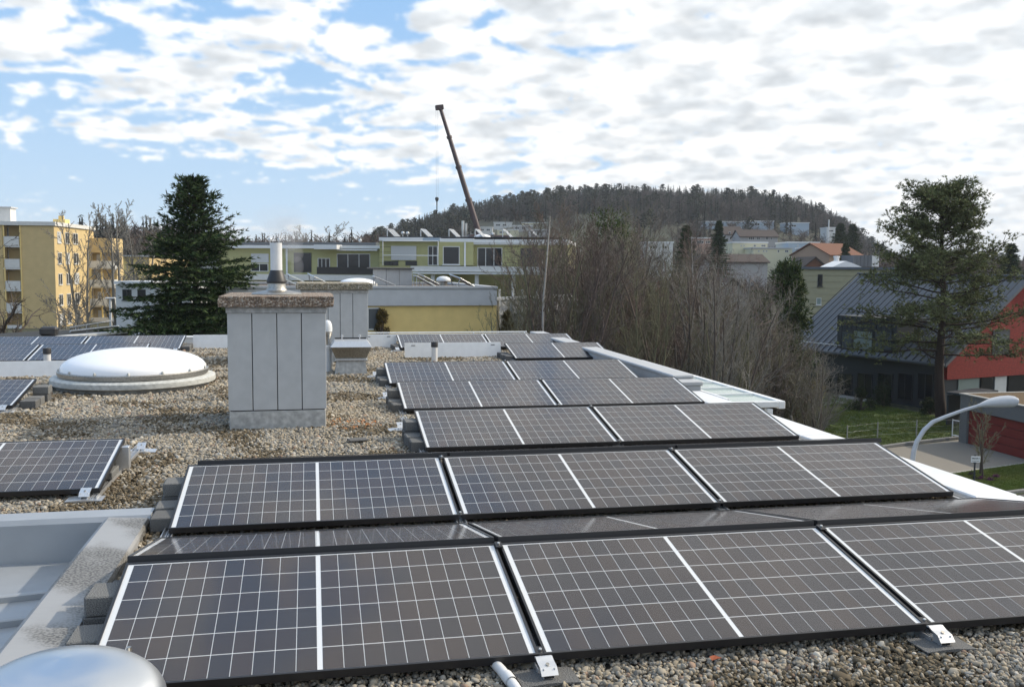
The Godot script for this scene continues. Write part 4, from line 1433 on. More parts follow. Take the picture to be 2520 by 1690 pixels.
	for s in [[283, 372, 692, 86, "low white house with flat roof left behind the spruce"], [372, 470, 702, 80, "low white house with flat roof hidden in the spruce's branches"], [470, 562, 640, 100, "white upper storey seen through the right of the spruce"]]:
		o = thing("white_house", s[4], "house")
		facade(o, s[0], s[3], s[1], s[3] - 1.0)
		fwall(o, "wall", M.plaster_white, s[0], s[2] + 8, s[1], 9)
		fbox(o, "roof_edge", M.coping_white, s[0] - 4, s[2], s[1] + 4, s[2] + 7.5, -9.3, 0.6)
		fwin(o, s[0] + 18, s[2] + 20, s[0] + 40, s[2] + 46, 2, M.window_frame_dark, M.pane_dark)
		fwin(o, s[0] + 55, s[2] + 20, s[0] + 75, s[2] + 46, 1, M.window_frame_dark, M.pane_dark)
		n += 1
	# --- terrace with railing and black ventilator close beyond the far roof edge
	o = thing("roof_terrace", "neighbouring roof terrace with thin sloping handrail and pale coping", "terrace")
	facade(o, 85, 33, 330, 37)
	fbox(o, "slab", mat("terrace_gravel", 0.15, 0.135, 0.11, 0.95, "grain", 0.8), 75, 829, 330, 1200, -4, 0)
	fbox(o, "coping", M.coping_white, 80, 822, 330, 828, -0.12, 0.1)
	b = MB.new()
	b.rod(hit(o, 171, 806, -2.0), hit(o, 278, 789, -2.0), 0.025, 6)
	b.rod(hit(o, 171, 816, -2.0), hit(o, 290, 803, -2.0), 0.05, 6)
	for u in [185, 212, 240, 272]:
		var pp := hit(o, u, lerpf(806, 789, (u - 171) / 107.0), -2.0)
		b.rod(pp, Vector3(pp.x, hit(o, u, 830, -2.0).y, pp.z), 0.02, 6)
	part(o, "handrail", b.mesh(), M.aluminium)
	p = deep(120, 826, 34)
	q = thing("black_ventilator", "black box ventilator on the neighbouring pale coping", "ventilator", Vector3(p.x, p.y - 0.1, p.z), 0.1)
	b = MB.new()
	b.cbox(Vector3(-0.29, 0.11, -0.25), Vector3(0.29, 0.42, 0.25), 0.07)
	part(q, "housing", b.mesh(), M.black_plastic)
	b = MB.new()
	b.cbox(Vector3(-0.22, 0.0, -0.2), Vector3(0.22, 0.11, 0.2), 0.01)
	part(q, "foot", b.mesh(), M.black_frame)
	p = deep(272, 800, 40)
	b = MB.new()
	b.rod(Vector3(0, -2, 0), Vector3(0, 1.1, 0), 0.05); b.cbox(Vector3(-0.2, 1.1, -0.1), Vector3(0.2, 1.16, 0.1), 0.02)
	whole("white_post", "slim white post with flat head before the spruce", "post", b.mesh(), M.white_metal, p)
	# --- beige building with boarded wall
	o = thing("beige_building", "beige block clad in wide horizontal boards behind the slate roof", "building")
	facade(o, 1925, 96, 2260, 92)
	fwall(o, "wall", M.plaster_beige, 1925, 663, 2260, 14)
	fbox(o, "roof_edge", M.slate_metal, 1922, 657, 2262, 663, -14.2, 0.25)
	for i in 8:
		fbox(o, "board", M.plaster_beige, 1924, 664.5 + 15.4 * i, 2258, 664.5 + 15.4 * (i + 1) - 1.2, 0.002, 0.06)
	fwin(o, 2013, 675, 2025, 704, 1, M.window_frame_dark, M.pane_dark, 0.062, true, 0.05)
	fwin(o, 2010, 733, 2022, 750, 1, M.window_frame_white, M.pane_pale, 0.062, true, 0.05)
	var by: float = rect(o, 1925, 657, 2260, 657)[3]
	p = deep(2072, 655, 99)
	b = MB.new()
	b.prism([Vector2(-1.6, 0), Vector2(-0.8, 0.35), Vector2(-0.1, 0.62), Vector2(0.5, 0.45), Vector2(1.4, 0.12), Vector2(1.7, 0)], -1.5, 1.0)
	whole("roof_tarpaulin", "white tarpaulin heap on the beige building's roof", "tarpaulin", b.mesh(), M.white_metal, Vector3(p.x, by, p.z))
	p = deep(2059, 650, 101)
	b = MB.new()
	b.lathe([Vector2(0.28, 0), Vector2(0.28, 0.95), Vector2(0.34, 1.0), Vector2(0.34, 1.15), Vector2(0.1, 1.16)], 16)
	whole("roof_flue", "short white flue behind the white tarpaulin", "flue", b.mesh(), M.white_metal, Vector3(p.x, by, p.z))
	o = thing("roof_container", "grey boarded plant room beside the white tarpaulin", "plant room")
	facade(o, 2101, 100, 2164, 101, by)
	for i in 5:
		fbox(o, "board", M.slate_metal, 2101 + i * 9, 628, 2101 + i * 9 + 8.4, 656, -2, 0)
	fbox(o, "end_wall", M.plaster_white, 2147, 629, 2164, 656, -2, 0)
	# --- dark gable house with red wall
	red_house()
	garage()
	hillside()

func red_house() -> void:
	var o := thing("gable_house", "gable house with slate grey metal roof, dormer and brick red end wall", "house")
	facade(o, 1942, 70, 2330, 58)
	var a := hit(o, 1942, 852)
	var L: float = hit(o, 2330, 893).x
	var eave: float = (a.y + hit(o, 2330, 893).y) / 2
	var half := 7.2
	var ridge := 8.22
	var b := MB.new()
	b.prism([Vector2(0, 0), Vector2(0, eave - 0.1), Vector2(half, ridge - 0.15), Vector2(2 * half, eave - 0.1), Vector2(2 * half, 0)], 0.3, L - 0.25, Transform3D(Basis(Vector3(0, 0, -1), Vector3.UP, Vector3(1, 0, 0)), Vector3.ZERO))
	part(o, "wall", b.mesh(), M.anthracite)
	# red end wall, overhanging a glazed ground floor
	b = MB.new()
	var low: float = 1.95
	b.prism([Vector2(0.1, low), Vector2(0.1, eave - 0.12), Vector2(half, ridge - 0.2), Vector2(2 * half - 0.1, eave - 0.12), Vector2(2 * half - 0.1, low)], L - 0.248, L + 0.02, Transform3D(Basis(Vector3(0, 0, -1), Vector3.UP, Vector3(1, 0, 0)), Vector3.ZERO))
	part(o, "gable_wall", b.mesh(), M.plaster_red)
	# roof slopes
	for sgn in 2:
		b = MB.new()
		var e := Vector3(0, eave, 0.35) if sgn == 0 else Vector3(0, eave, -2 * half - 0.35)
		var t := Vector3(0, ridge, -half)
		var nn := Vector3(0, half, (ridge - eave) * (1 if sgn == 0 else -1)).normalized()
		var p := [e + Vector3(-0.1, 0, 0), e + Vector3(L + 0.25, 0, 0), t + Vector3(L + 0.25, 0, 0), t + Vector3(-0.1, 0, 0)]
		b.quad(p[0], p[1], p[2], p[3], nn)
		var th := Vector3(0, -0.22, 0)
		b.quad(p[0] + th, p[1] + th, p[2] + th, p[3] + th, -nn)
		b.quad(p[0], p[1], p[1] + th, p[0] + th, Vector3(0, 0, 1 if sgn == 0 else -1))
		b.quad(p[1], p[2], p[2] + th, p[1] + th, Vector3.RIGHT); b.quad(p[0], p[3], p[3] + th, p[0] + th, Vector3.LEFT)
		var roof := part(o, "roof", b.mesh(), M.slate_metal)
		if sgn == 0:
			var n := int(L / 0.55)
			for i in n + 1:
				var sb := MB.new()
				var x := i * 0.55 + 0.05
				var d := t - e
				sb.box(Vector3(-0.018, 0.002, 0), Vector3(0.018, 0.06, d.length() - 0.2), Transform3D(Basis(Vector3(1, 0, 0), nn, Vector3(1, 0, 0).cross(nn)).orthonormalized(), e + Vector3(x, 0, 0)) if Vector3(1, 0, 0).cross(nn).dot(d) > 0 else Transform3D(Basis(Vector3(-1, 0, 0), nn, Vector3(-1, 0, 0).cross(nn)).orthonormalized(), e + Vector3(x, 0, 0)))
				part(roof, "seam", sb.mesh(), M.anthracite)
			sbar(roof, Vector3(0.1, 0, 0) + e.lerp(t, 0.06) + nn * 0.14, 5.2)
			sbar(roof, Vector3(7.6, 0, 0) + e.lerp(t, 0.42) + nn * 0.14, 3.3)
	b = MB.new()
	b.cbox(Vector3(-0.12, ridge - 0.02, -half - 0.22), Vector3(L + 0.27, ridge + 0.12, -half + 0.22), 0.03)
	part(o, "ridge_cap", b.mesh(), M.slate_metal)
	b = MB.new()
	b.cbox(Vector3(-0.1, eave - 0.16, 0.36), Vector3(L + 0.2, eave - 0.02, 0.5), 0.02)
	part(o, "gutter", b.mesh(), M.slate_metal)
	# dormer
	var r := rect(o, 2059, 780, 2205, 858, 0.1)
	b = MB.new()
	b.box(Vector3(r[0], eave + 0.1, -4.2), Vector3(r[2], r[3], 0.0))
	var dm := part(o, "dormer", b.mesh(), M.anthracite)
	for i in 12:
		var bb := MB.new()
		var x: float = r[0] + (r[2] - r[0]) / 12 * i
		bb.box(Vector3(x - 0.012, r[3] - 0.95, 0.002), Vector3(x + 0.012, r[3], 0.03))
		part(dm, "seam", bb.mesh(), M.black_frame)
	fwin(o, 2071, 812, 2100, 862, 1, M.window_frame_dark, M.pane_grey, 0.01, false, 0.08)
	fwin(o, 2100, 812, 2150, 862, 1, M.window_frame_dark, M.pane_pale, 0.01, false, 0.08)
	fwin(o, 2152, 812, 2198, 862, 2, M.window_frame_dark, M.pane_grey, 0.01, false, 0.08)
	# ground floor glazing under the eave
	for u in [2010, 2060, 2110, 2160, 2210, 2260]:
		fwin(o, u, 918, u + 38, 985, 2, M.window_frame_dark, M.pane_dark, 0.0, false, 0.06)
	# gable window and the pale glazing below the red wall
	var g := Transform3D(Basis(Vector3(0, 0, -1), Vector3.UP, Vector3(1, 0, 0)), Vector3(L + 0.02, 0, 0))
	b = MB.new()
	b.box(Vector3(4.05, 3.3, 0.002), Vector3(5.65, 4.9, 0.06))
	var f := part(o, "window", b.mesh(), M.window_frame_dark)
	f.transform = g
	b = MB.new()
	b.box(Vector3(4.45, 3.7, 0.062), Vector3(5.45, 4.75, 0.08))
	part(f, "pane", b.mesh(), M.pane_grey)
	var k := 0
	for s in [[1.4, 3.3, "pane_pale"], [3.5, 4.6, "pane_dark"], [4.8, 5.9, "plaster_white"], [6.1, 9.0, "pane_dark"], [9.2, 12.0, "pane_grey"]]:
		b = MB.new()
		b.box(Vector3(s[0], 0.2, -0.25), Vector3(s[1], 1.9, -0.2))
		f = part(o, "ground_floor_panel", b.mesh(), M[s[2]])
		f.transform = g
		k += 1
	b = MB.new()
	b.box(Vector3(1.0, 1.0, 0.0), Vector3(1.3, 1.94, 0.0) + Vector3(0, 0, -0.2))

func sbar(parent: Node, p: Vector3, l: float) -> void:
	# snow guard: a bright pipe on short brackets
	var b := MB.new()
	b.rod(p, p + Vector3(l, 0, 0), 0.025, 6)
	var n := int(l / 0.5)
	for i in n:
		b.box(p + Vector3(i * 0.5 + 0.1, -0.15, -0.02), p + Vector3(i * 0.5 + 0.14, 0.03, 0.02))
	part(parent, "snow_guard", b.mesh(), M.aluminium)

func garage() -> void:
	var o := thing("garage", "concrete garage with wide dark red door and rusty planted roof", "garage")
	facade(o, 2380, 47.6, 2640, 41.0)
	var top := 2.42
	var L: float = hit(o, 2640, 1000).x
	var b := MB.new()
	b.box(Vector3(0, 0, -6.5), Vector3(0.55, top, 0.0)); b.box(Vector3(0.55, top - 0.72, -6.5), Vector3(L, top, 0.0)); b.box(Vector3(0.55, 0, -6.5), Vector3(L, top - 0.72, -0.6))
	part(o, "wall", b.mesh(), M.concrete)
	b = MB.new()
	b.box(Vector3(-0.05, top + 0.002, -6.6), Vector3(L, top + 0.06, -6.3)); b.box(Vector3(-0.05, top + 0.002, -0.2), Vector3(L, top + 0.06, 0.05)); b.box(Vector3(-0.05, top + 0.002, -6.3), Vector3(0.15, top + 0.06, -0.2))
	part(o, "roof_edge", b.mesh(), M.concrete_pale)
	b = MB.new()
	b.box(Vector3(0.151, top + 0.001, -6.29), Vector3(L, top + 0.04, -0.21))
	part(o, "planted_roof", b.mesh(), M.sedum)
	for i in 4:
		b = MB.new()
		var h := (top - 0.75) / 4
		b.cbox(Vector3(0.58, 0.02 + h * i, -0.16), Vector3(L - 0.1, 0.01 + h * (i + 1) - 0.012, -0.1), 0.006)
		part(o, "door_board", b.mesh(), M.door_red)
	# dark open shed behind it
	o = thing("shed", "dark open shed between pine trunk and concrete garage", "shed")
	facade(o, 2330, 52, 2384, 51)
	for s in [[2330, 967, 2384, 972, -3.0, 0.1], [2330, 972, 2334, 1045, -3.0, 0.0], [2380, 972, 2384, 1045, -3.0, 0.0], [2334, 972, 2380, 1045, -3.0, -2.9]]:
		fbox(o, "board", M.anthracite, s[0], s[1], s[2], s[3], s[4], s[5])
	# white garden gate
	o = thing("garden_gate", "thin white garden gate beside the concrete garage", "gate")
	facade(o, 2343, 48.4, 2378, 47.7)
	b = MB.new()
	var r := rect(o, 2345, 1036, 2377, 1078)
	for s in [[0, 0, 0, 1], [1, 0, 1, 1], [0, 1, 1, 1], [0, 0.12, 1, 0.12]]:
		b.rod(Vector3(lerpf(r[0], r[2], s[0]), lerpf(r[1], r[3], s[1]), 0), Vector3(lerpf(r[0], r[2], s[2]), lerpf(r[1], r[3], s[3]), 0), 0.025, 6)
	part(o, "frame", b.mesh(), M.white_metal)
	b = MB.new()
	for i in 9:
		var x := lerpf(r[0], r[2], (i + 1) / 10.0)
		b.rod(Vector3(x, r[1] + 0.1, 0), Vector3(x, r[3], 0), 0.006, 4)
	part(o, "mesh_wire", b.mesh(), M.aluminium)

func house_at(called: String, label: String, u0: float, u1: float, vt: float, vb: float, d: float, depth_m: float, wall: Material, roof: Material, kind: String, wins: Array, skew := 0.0) -> void:
	# a house on the slope; its foot goes down into the hill
	var o := thing(called, label, "house", Vector3.ZERO, 0, "houses on the far slope")
	var p := deep(u0, 652, d)
	facade(o, u0, d, u1, d + skew, minf(land(p.x, p.z), deep(u0, vb, d).y) - 1.5)
	var r := rect(o, u0, vt, u1, vb)
	var b := MB.new()
	if kind == "flat":
		b.box(Vector3(r[0], 0, -depth_m), Vector3(r[2], r[3], 0))
		part(o, "wall", b.mesh(), wall)
		b = MB.new()
		b.box(Vector3(r[0] - 0.2, r[3] + 0.002, -depth_m - 0.2), Vector3(r[2] + 0.2, r[3] + 0.35, 0.2))
		part(o, "roof", b.mesh(), roof)
	elif kind == "along":   # ridge parallel to the front
		var h: float = (r[3] - r[1]) * 0.45
		var e: float = r[3] - h
		b.box(Vector3(r[0], 0, -depth_m), Vector3(r[2], e, 0))
		b.prism([Vector2(0.0, e), Vector2(depth_m / 2, r[3] - 0.1), Vector2(depth_m, e)], r[0], r[2], Transform3D(Basis(Vector3(0, 0, -1), Vector3.UP, Vector3(1, 0, 0)), Vector3.ZERO))
		part(o, "wall", b.mesh(), wall)
		b = MB.new()
		b.prism([Vector2(-0.5, e - 0.2), Vector2(depth_m / 2, r[3] + 0.1), Vector2(depth_m + 0.5, e - 0.2), Vector2(depth_m + 0.5, e + 0.0), Vector2(depth_m / 2, r[3] + 0.35), Vector2(-0.5, e + 0.0)], r[0] - 0.4, r[2] + 0.4, Transform3D(Basis(Vector3(0, 0, -1), Vector3.UP, Vector3(1, 0, 0)), Vector3.ZERO))
		part(o, "roof", b.mesh(), roof)
	else:   # gable to the front
		var m: float = (r[0] + r[2]) / 2
		var e: float = r[3] - (r[2] - r[0]) * 0.42
		b.prism([Vector2(r[0], 0), Vector2(r[0], e), Vector2(m, r[3]), Vector2(r[2], e), Vector2(r[2], 0)], -depth_m, 0)
		part(o, "wall", b.mesh(), wall)
		b = MB.new()
		b.prism([Vector2(r[0] - 0.5, e - 0.35), Vector2(m, r[3] + 0.05), Vector2(r[2] + 0.5, e - 0.35), Vector2(r[2] + 0.5, e - 0.1), Vector2(m, r[3] + 0.32), Vector2(r[0] - 0.5, e - 0.1)], -depth_m, 0.5)
		part(o, "roof", b.mesh(), roof)
	for w in wins:
		fwin(o, w[0], w[1], w[2], w[3], w[4] if w.size() > 4 else 1, M.window_frame_white, M.pane_dark, 0.0, false, 0.1)

func hillside() -> void:
	var cream: Material = mat("plaster_cream", 0.62, 0.58, 0.40, 0.88)
	var dim: Material = mat("plaster_stone", 0.36, 0.35, 0.34, 0.88)
	house_at("hill_house", "cream flat roofed house with two window pairs below the dark spruce", 1803, 1889, 598, 640, 260, 12, cream, M.coping_white, "flat", [[1823, 602, 1826, 607], [1830, 602, 1833, 607], [1855, 602, 1861, 607], [1874, 602, 1885, 607, 2]])
	house_at("hill_house", "long low cream house in front of the row houses", 1855, 1950, 612, 640, 250, 10, cream, M.coping_grey, "flat", [[1866, 616, 1870, 620], [1878, 616, 1882, 620], [1885, 616, 1889, 620], [1914, 615, 1919, 621], [1932, 615, 1941, 621, 2]])
	house_at("hill_house", "grey row house with brown roof and pale gable, upper terrace row", 1822, 1915, 566, 602, 330, 12, dim, M.tile_brown, "along", [[1843, 583, 1857, 590, 3], [1863, 583, 1871, 590, 2], [1885, 583, 1892, 590, 2], [1897, 584, 1901, 590]])
	house_at("hill_house", "pale house with wide brown roof beside the dark spruce", 1784, 1830, 558, 600, 350, 12, dim, M.tile_brown, "along", [[1794, 570, 1799, 578], [1806, 570, 1825, 576, 3], [1796, 582, 1801, 589]])
	house_at("hill_house", "long bluish terrace house under the wood's edge, left end", 1730, 1830, 546, 560, 430, 10, M.wall_blue, M.coping_white, "flat", [[1745, 550, 1760, 556, 4], [1790, 550, 1812, 556, 4]])
	house_at("hill_house", "long bluish terrace house under the wood's edge, middle", 1830, 1905, 545, 560, 440, 10, M.wall_blue, M.coping_white, "flat", [[1845, 549, 1870, 555, 4], [1880, 549, 1898, 555, 3]])
	house_at("hill_house", "long bluish terrace house under the wood's edge, right end", 1935, 1992, 549, 562, 440, 10, M.wall_blue, M.coping_white, "flat", [[1942, 553, 1960, 558, 3]])
	house_at("hill_house", "pale blue flat house with roof box above the orange roof", 1940, 2016, 598, 628, 255, 12, M.wall_blue, M.coping_white, "flat", [[1963, 602, 1966, 607], [1985, 602, 1991, 606]])
	house_at("hill_house", "lower pale blue flat house beside the orange roof", 1988, 2035, 611, 640, 240, 10, M.wall_blue, M.coping_white, "flat", [[2001, 613, 2004, 619], [2010, 613, 2018, 618, 2]])
	house_at("hill_house", "house with orange tiled gable roof behind the plant room", 2042, 2120, 601, 660, 210, 11, mat("plaster_tan", 0.34, 0.24, 0.17, 0.9), M.tile_orange, "along", [], 5.0)
	house_at("hill_house", "white tower house with thin mast at the right of the slope", 2035, 2056, 561, 600, 380, 8, M.plaster_white, M.coping_white, "flat", [[2038, 566, 2052, 570, 2]])
	house_at("hill_house", "house with brown gable and orange front below the cream houses", 1978, 2035, 635, 665, 190, 12, M.tile_orange, M.tile_brown, "gable", [])
	house_at("hill_house", "long brown roofed house below the cream houses", 1735, 1890, 628, 664, 190, 12, dim, M.tile_brown, "along", [])
	house_at("hill_house", "grey gabled house with window row among the bare trees", 1765, 1842, 690, 745, 130, 10, dim, M.tile_brown, "gable", [[1774, 696, 1792, 705, 3], [1800, 694, 1818, 706, 3]])
	house_at("hill_house", "grey steep gable between bare trees left of the window row house", 1712, 1745, 632, 690, 150, 10, dim, M.tile_brown, "gable", [])
	house_at("hill_house", "white rendered house with flat roof behind the birches", 1590, 1656, 598, 640, 220, 10, M.plaster_white, M.coping_white, "flat", [[1600, 604, 1612, 612, 2], [1630, 604, 1642, 612, 2]])
	house_at("hill_house", "pinkish house with white window band left of the dark spruce", 1706, 1752, 587, 625, 280, 10, mat("plaster_pink", 0.42, 0.28, 0.22, 0.9), M.coping_white, "flat", [[1715, 592, 1732, 599, 3], [1737, 592, 1748, 599, 2]])
	# terraced houses in the quarry-like clearing left of the hill
	var k := 0
	for s in [[1215, 1260, 548, 560, 470], [1262, 1310, 556, 566, 440], [1175, 1212, 560, 572, 430], [1224, 1276, 566, 576, 410], [1285, 1345, 549, 558, 470], [1300, 1352, 566, 578, 400], [1150, 1180, 573, 584, 390]]:
		house_at("slope_terrace", "%s flat terraced house on the clearing %s the crane" % [["white", "grey", "white", "cream", "cream", "grey", "white"][k], ["behind and right of", "right of", "just behind", "lower right of", "far right of", "low right of", "left of"][k]], s[0], s[1], s[2], s[3], s[4], 9, [M.plaster_white, dim, M.plaster_white, cream, cream, dim, M.plaster_white][k], M.coping_white, "flat", [[s[0] + 5, s[2] + 3, s[0] + 16, s[2] + 8, 3], [s[0] + 22, s[2] + 3, s[0] + 31, s[2] + 8, 2]])
		k += 1
	# mast
	var p := deep(2039, 600, 378)
	var b := MB.new()
	b.rod(Vector3(0, -2, 0), Vector3(0, 9.5, 0), 0.28, 6)
	whole("white_mast", "thin white mast beside the tower house on the slope", "mast", b.mesh(), M.white_metal, p)
	# crane
	var o := thing("mobile_crane", "dark red telescopic crane boom rising behind the green building", "crane")
	var foot := deep(1182, 585, 200)
	var tip := deep(1083, 264, 200)
	b = MB.new()
	var secs := [[0.0, 0.30, 0.62], [0.29, 0.55, 0.54], [0.54, 0.78, 0.46], [0.77, 1.0, 0.39]]
	for s in secs:
		var aa := foot.lerp(tip, s[0])
		var bb := foot.lerp(tip, s[1])
		var bm := MB.new()
		bm.tube(aa, bb, s[2], s[2] * 0.96, 8)
		bm.disc(bb, (tip - foot).normalized(), s[2] * 0.96, 8)
		part(o, "boom_section", bm.mesh(), M.crane_red)
		bm = MB.new()
		bm.tube(bb - (bb - aa).normalized() * 0.5, bb, s[2] + 0.12, s[2] + 0.12, 8)
		part(o, "boom_collar", bm.mesh(), M.crane_red)
	b = MB.new()
	b.cbox(Vector3(-1.0, -0.5, -0.5), Vector3(0.7, 0.5, 0.5), 0.1, Transform3D(Basis(Vector3(0, 0, 1), 0.15), tip))
	part(o, "boom_head", b.mesh(), M.crane_red)
	b = MB.new()
	b.cbox(Vector3(-3, -9, -5), Vector3(6, 0.5, 4), 0.2, Transform3D(Basis.IDENTITY, foot))
	part(o, "carrier", b.mesh(), M.crane_red)
	var hook := deep(1075, 493, 200)
	var cab := MB.new()
	cab.rod(Vector3(tip.x - 0.9, tip.y, tip.z), Vector3(hook.x - 0.12, hook.y + 0.6, hook.z), 0.016, 4)
	cab.rod(Vector3(tip.x - 0.5, tip.y, tip.z), Vector3(hook.x + 0.25, hook.y + 0.6, hook.z), 0.016, 4)
	part(o, "cable", cab.mesh(), M.anthracite)
	b = MB.new()
	b.lathe([Vector2(0, 0.7), Vector2(0.3, 0.65), Vector2(0.42, 0.35), Vector2(0.3, 0.0), Vector2(0.12, -0.3), Vector2(0.08, -3.2), Vector2(0, -3.3)], 12, hook)
	part(o, "hook_block", b.mesh(), M.anthracite)

func make_grounds() -> void:
	# lawn, driveway, road, kerbs on the right
	var g := func(u: float, v: float) -> Vector3: return on_y(u, v, 0.0)
	struct("lawn", sheet([g.call(1500, 1000), g.call(1500, 880), g.call(2000, 960), g.call(2390, 1040), g.call(2390, 1076), g.call(2175, 1102), g.call(1900, 1160)], 0.012), M.lawn)
	struct("driveway", sheet([g.call(2150, 1108), g.call(2175, 1104), g.call(2388, 1079), g.call(2590, 1127), g.call(2580, 1134), g.call(2329, 1168), g.call(2000, 1240)], 0.008), M.paver)
	struct("verge", sheet([g.call(2329, 1168), g.call(2700, 1118), g.call(2760, 1180), g.call(2200, 1260)], 0.016), M.lawn)
	struct("road", sheet([g.call(2200, 1263), g.call(2760, 1182), g.call(2900, 1290), g.call(2300, 1500)], 0.006), M.asphalt)
	struct("footpath", sheet([g.call(1960, 985), g.call(2130, 965), g.call(2150, 985), g.call(1990, 1003)], 0.022), M.concrete_pale)
	whole("kerb", "low concrete kerb between lawn and paved driveway", "kerb", strip([g.call(2150, 1106), g.call(2260, 1091), g.call(2376, 1078)], 0.22, 0.14, 0.0), M.concrete)
	whole("kerb", "low concrete kerb between verge and road", "kerb", strip([g.call(2200, 1262), g.call(2480, 1216), g.call(2760, 1181)], 0.2, 0.12, 0.0), M.concrete)
	whole("kerb", "pale edging stones between driveway and verge", "kerb", strip([g.call(2329, 1168), g.call(2520, 1142), g.call(2700, 1119)], 0.12, 0.06, 0.0), M.concrete_pale)
	# fence posts and wires along the lawn
	var o := thing("wire_fence", "low wire fence with thin grey posts across the lawn", "fence")
	var b := MB.new()
	var tops := []
	for s in [[2085, 1068, 1088], [2160, 1059, 1079], [2256, 1047, 1074], [2344, 1036, 1070]]:
		var p: Vector3 = g.call(s[0], s[2])
		b = MB.new()
		b.rod(p, p + Vector3(0, 0.85, 0), 0.035, 6)
		part(o, "post", b.mesh(), M.concrete_pale)
		tops.append(p)
	b = MB.new()
	for i in tops.size() - 1:
		for y in [0.2, 0.5, 0.8]:
			b.rod(tops[i] + Vector3(0, y, 0), tops[i + 1] + Vector3(0, y, 0), 0.004, 3)
	part(o, "wire", b.mesh(), M.aluminium)
	# sign
	var p: Vector3 = g.call(2398, 1188)
	o = thing("private_sign", "small white sign on a dark pole reading PRIVAT beside the driveway", "sign", p)
	var dirx := deep(2420, 1188, 38) - deep(2380, 1188, 38)
	o.rotation.y = -atan2(dirx.z, dirx.x)
	b = MB.new()
	b.rod(Vector3(0, 0, 0), Vector3(0, 1.16, 0), 0.035, 8)
	b.rod(Vector3(0, 0.80, 0.0), Vector3(0, 0.86, 0.0), 0.06, 8)
	part(o, "pole", b.mesh(), M.anthracite)
	b = MB.new()
	b.cbox(Vector3(-0.19, 0.86, 0.04), Vector3(0.19, 1.11, 0.055), 0.004)
	var plate := part(o, "plate", b.mesh(), M.white_metal)
	text(plate, "PRIVAT", 0.095, Vector3(0, 1.02, 0.057))
	for s in [[-0.15, -0.085], [-0.07, 0.02], [0.035, 0.15]]:   # a second line too small to read: short dark strokes
		b = MB.new()
		b.box(Vector3(s[0], 0.91, 0.0555), Vector3(s[1], 0.925, 0.0575))
		part(plate, "print", b.mesh(), M.letter_black)
	# street lamp
	o = thing("street_lamp", "grey street lamp with curved arm and long flat head", "street lamp")
	var pts := []
	var D := 19.5
	var base := deep(2246, 1139, D)
	pts.append(Vector3(base.x, 0.0, base.z))
	pts.append(Vector3(base.x, base.y - 1.2, base.z))
	for s in [[2246, 1139], [2250, 1110], [2257, 1087], [2275, 1058], [2297, 1038], [2329, 1025], [2373, 1009], [2414, 997]]:
		pts.append(deep(s[0], s[1], D))
	var rad := [0.075, 0.06, 0.052, 0.050, 0.047, 0.045, 0.042, 0.038, 0.035, 0.032]
	b = MB.new()
	b.sweep(pts, rad, 14)
	part(o, "pole", b.mesh(), M.lamp_grey)
	b = MB.new()
	var hp := []
	var hr := []
	for s in [[2407, 999, 0.036, 0.036], [2414, 997, 0.040, 0.040], [2428, 993.5, 0.075, 0.07], [2445, 990.5, 0.12, 0.10], [2465, 988.5, 0.15, 0.118], [2484, 987.5, 0.155, 0.122], [2496, 988, 0.145, 0.11], [2502, 989, 0.11, 0.085], [2505, 990.5, 0.03, 0.02]]:
		hp.append(deep(s[0], s[1], D))
		hr.append(Vector2(s[3] as float, s[2] as float))
	b.sweep(hp, hr, 18)
	part(o, "head", b.mesh(), M.lamp_grey)

func text(parent: Node, words: String, h: float, at: Vector3) -> void:
	var tm := TextMesh.new()
	tm.text = words
	var f := SystemFont.new()
	f.font_names = PackedStringArray(["Droid Sans"])
	f.font_weight = 700
	tm.font = f
	tm.font_size = 32
	tm.pixel_size = h / 32.0
	tm.depth = 0.002
	var o := part(parent, "lettering", tm, M.letter_black, at)
# ---------------------------------------------------------------- trees and plants
func grow(trunk: MB, crown: MB, p: Vector3, d: Vector3, l: float, r: float, lev: int, P: Dictionary) -> void:
	# one limb and, along it, its side limbs
	var segs: int = P.segs[lev]
	var mb := trunk if lev == 0 else crown
	var sides := 7 if lev == 0 else (5 if lev == 1 else 3)
	var kids: int = P.kids[lev] if lev < P.kids.size() else 0
	var start: float = P.start if lev == 0 else 0.15
	var step := l / segs
	var r0 := r
	var per := kids / (segs * (1.0 - start))
	var owe := rng.randf()
	for i in segs:
		var t0 := float(i) / segs
		var t1 := float(i + 1) / segs
		var wob: float = P.wob * (0.35 if lev == 0 else 1.0)
		d = (d + Vector3(rng.randfn(), rng.randfn(), rng.randfn()) * wob + Vector3.UP * (P.up[lev] as float)).normalized()
		var q := p + d * step
		var r1 := maxf(r * (1.0 - t1 * 0.82), P.thin)
		mb.tube(p, q, r0, r1, sides)
		if lev < P.kids.size() and t1 > start:
			owe += per
			while owe >= 1.0:
				owe -= 1.0
				var a := rng.randf() * TAU
				var x := d.cross(Vector3(0, 0, 1) if absf(d.z) < 0.8 else Vector3(1, 0, 0)).normalized()
				var y := d.cross(x)
				var ang: float = P.ang[lev] * rng.randf_range(0.7, 1.25)
				var dd := (d * cos(ang) + (x * cos(a) + y * sin(a)) * sin(ang)).normalized()
				var s := rng.randf()
				var len: float = l * P.ratio[lev] * rng.randf_range(0.55, 1.1) * (1.0 - 0.55 * t1 if lev == 0 else 1.0 - 0.35 * t1)
				grow(trunk, crown, p.lerp(q, s), dd, len, maxf(r1 * P.thick, P.thin), lev + 1, P)
		p = q
		r0 = r1

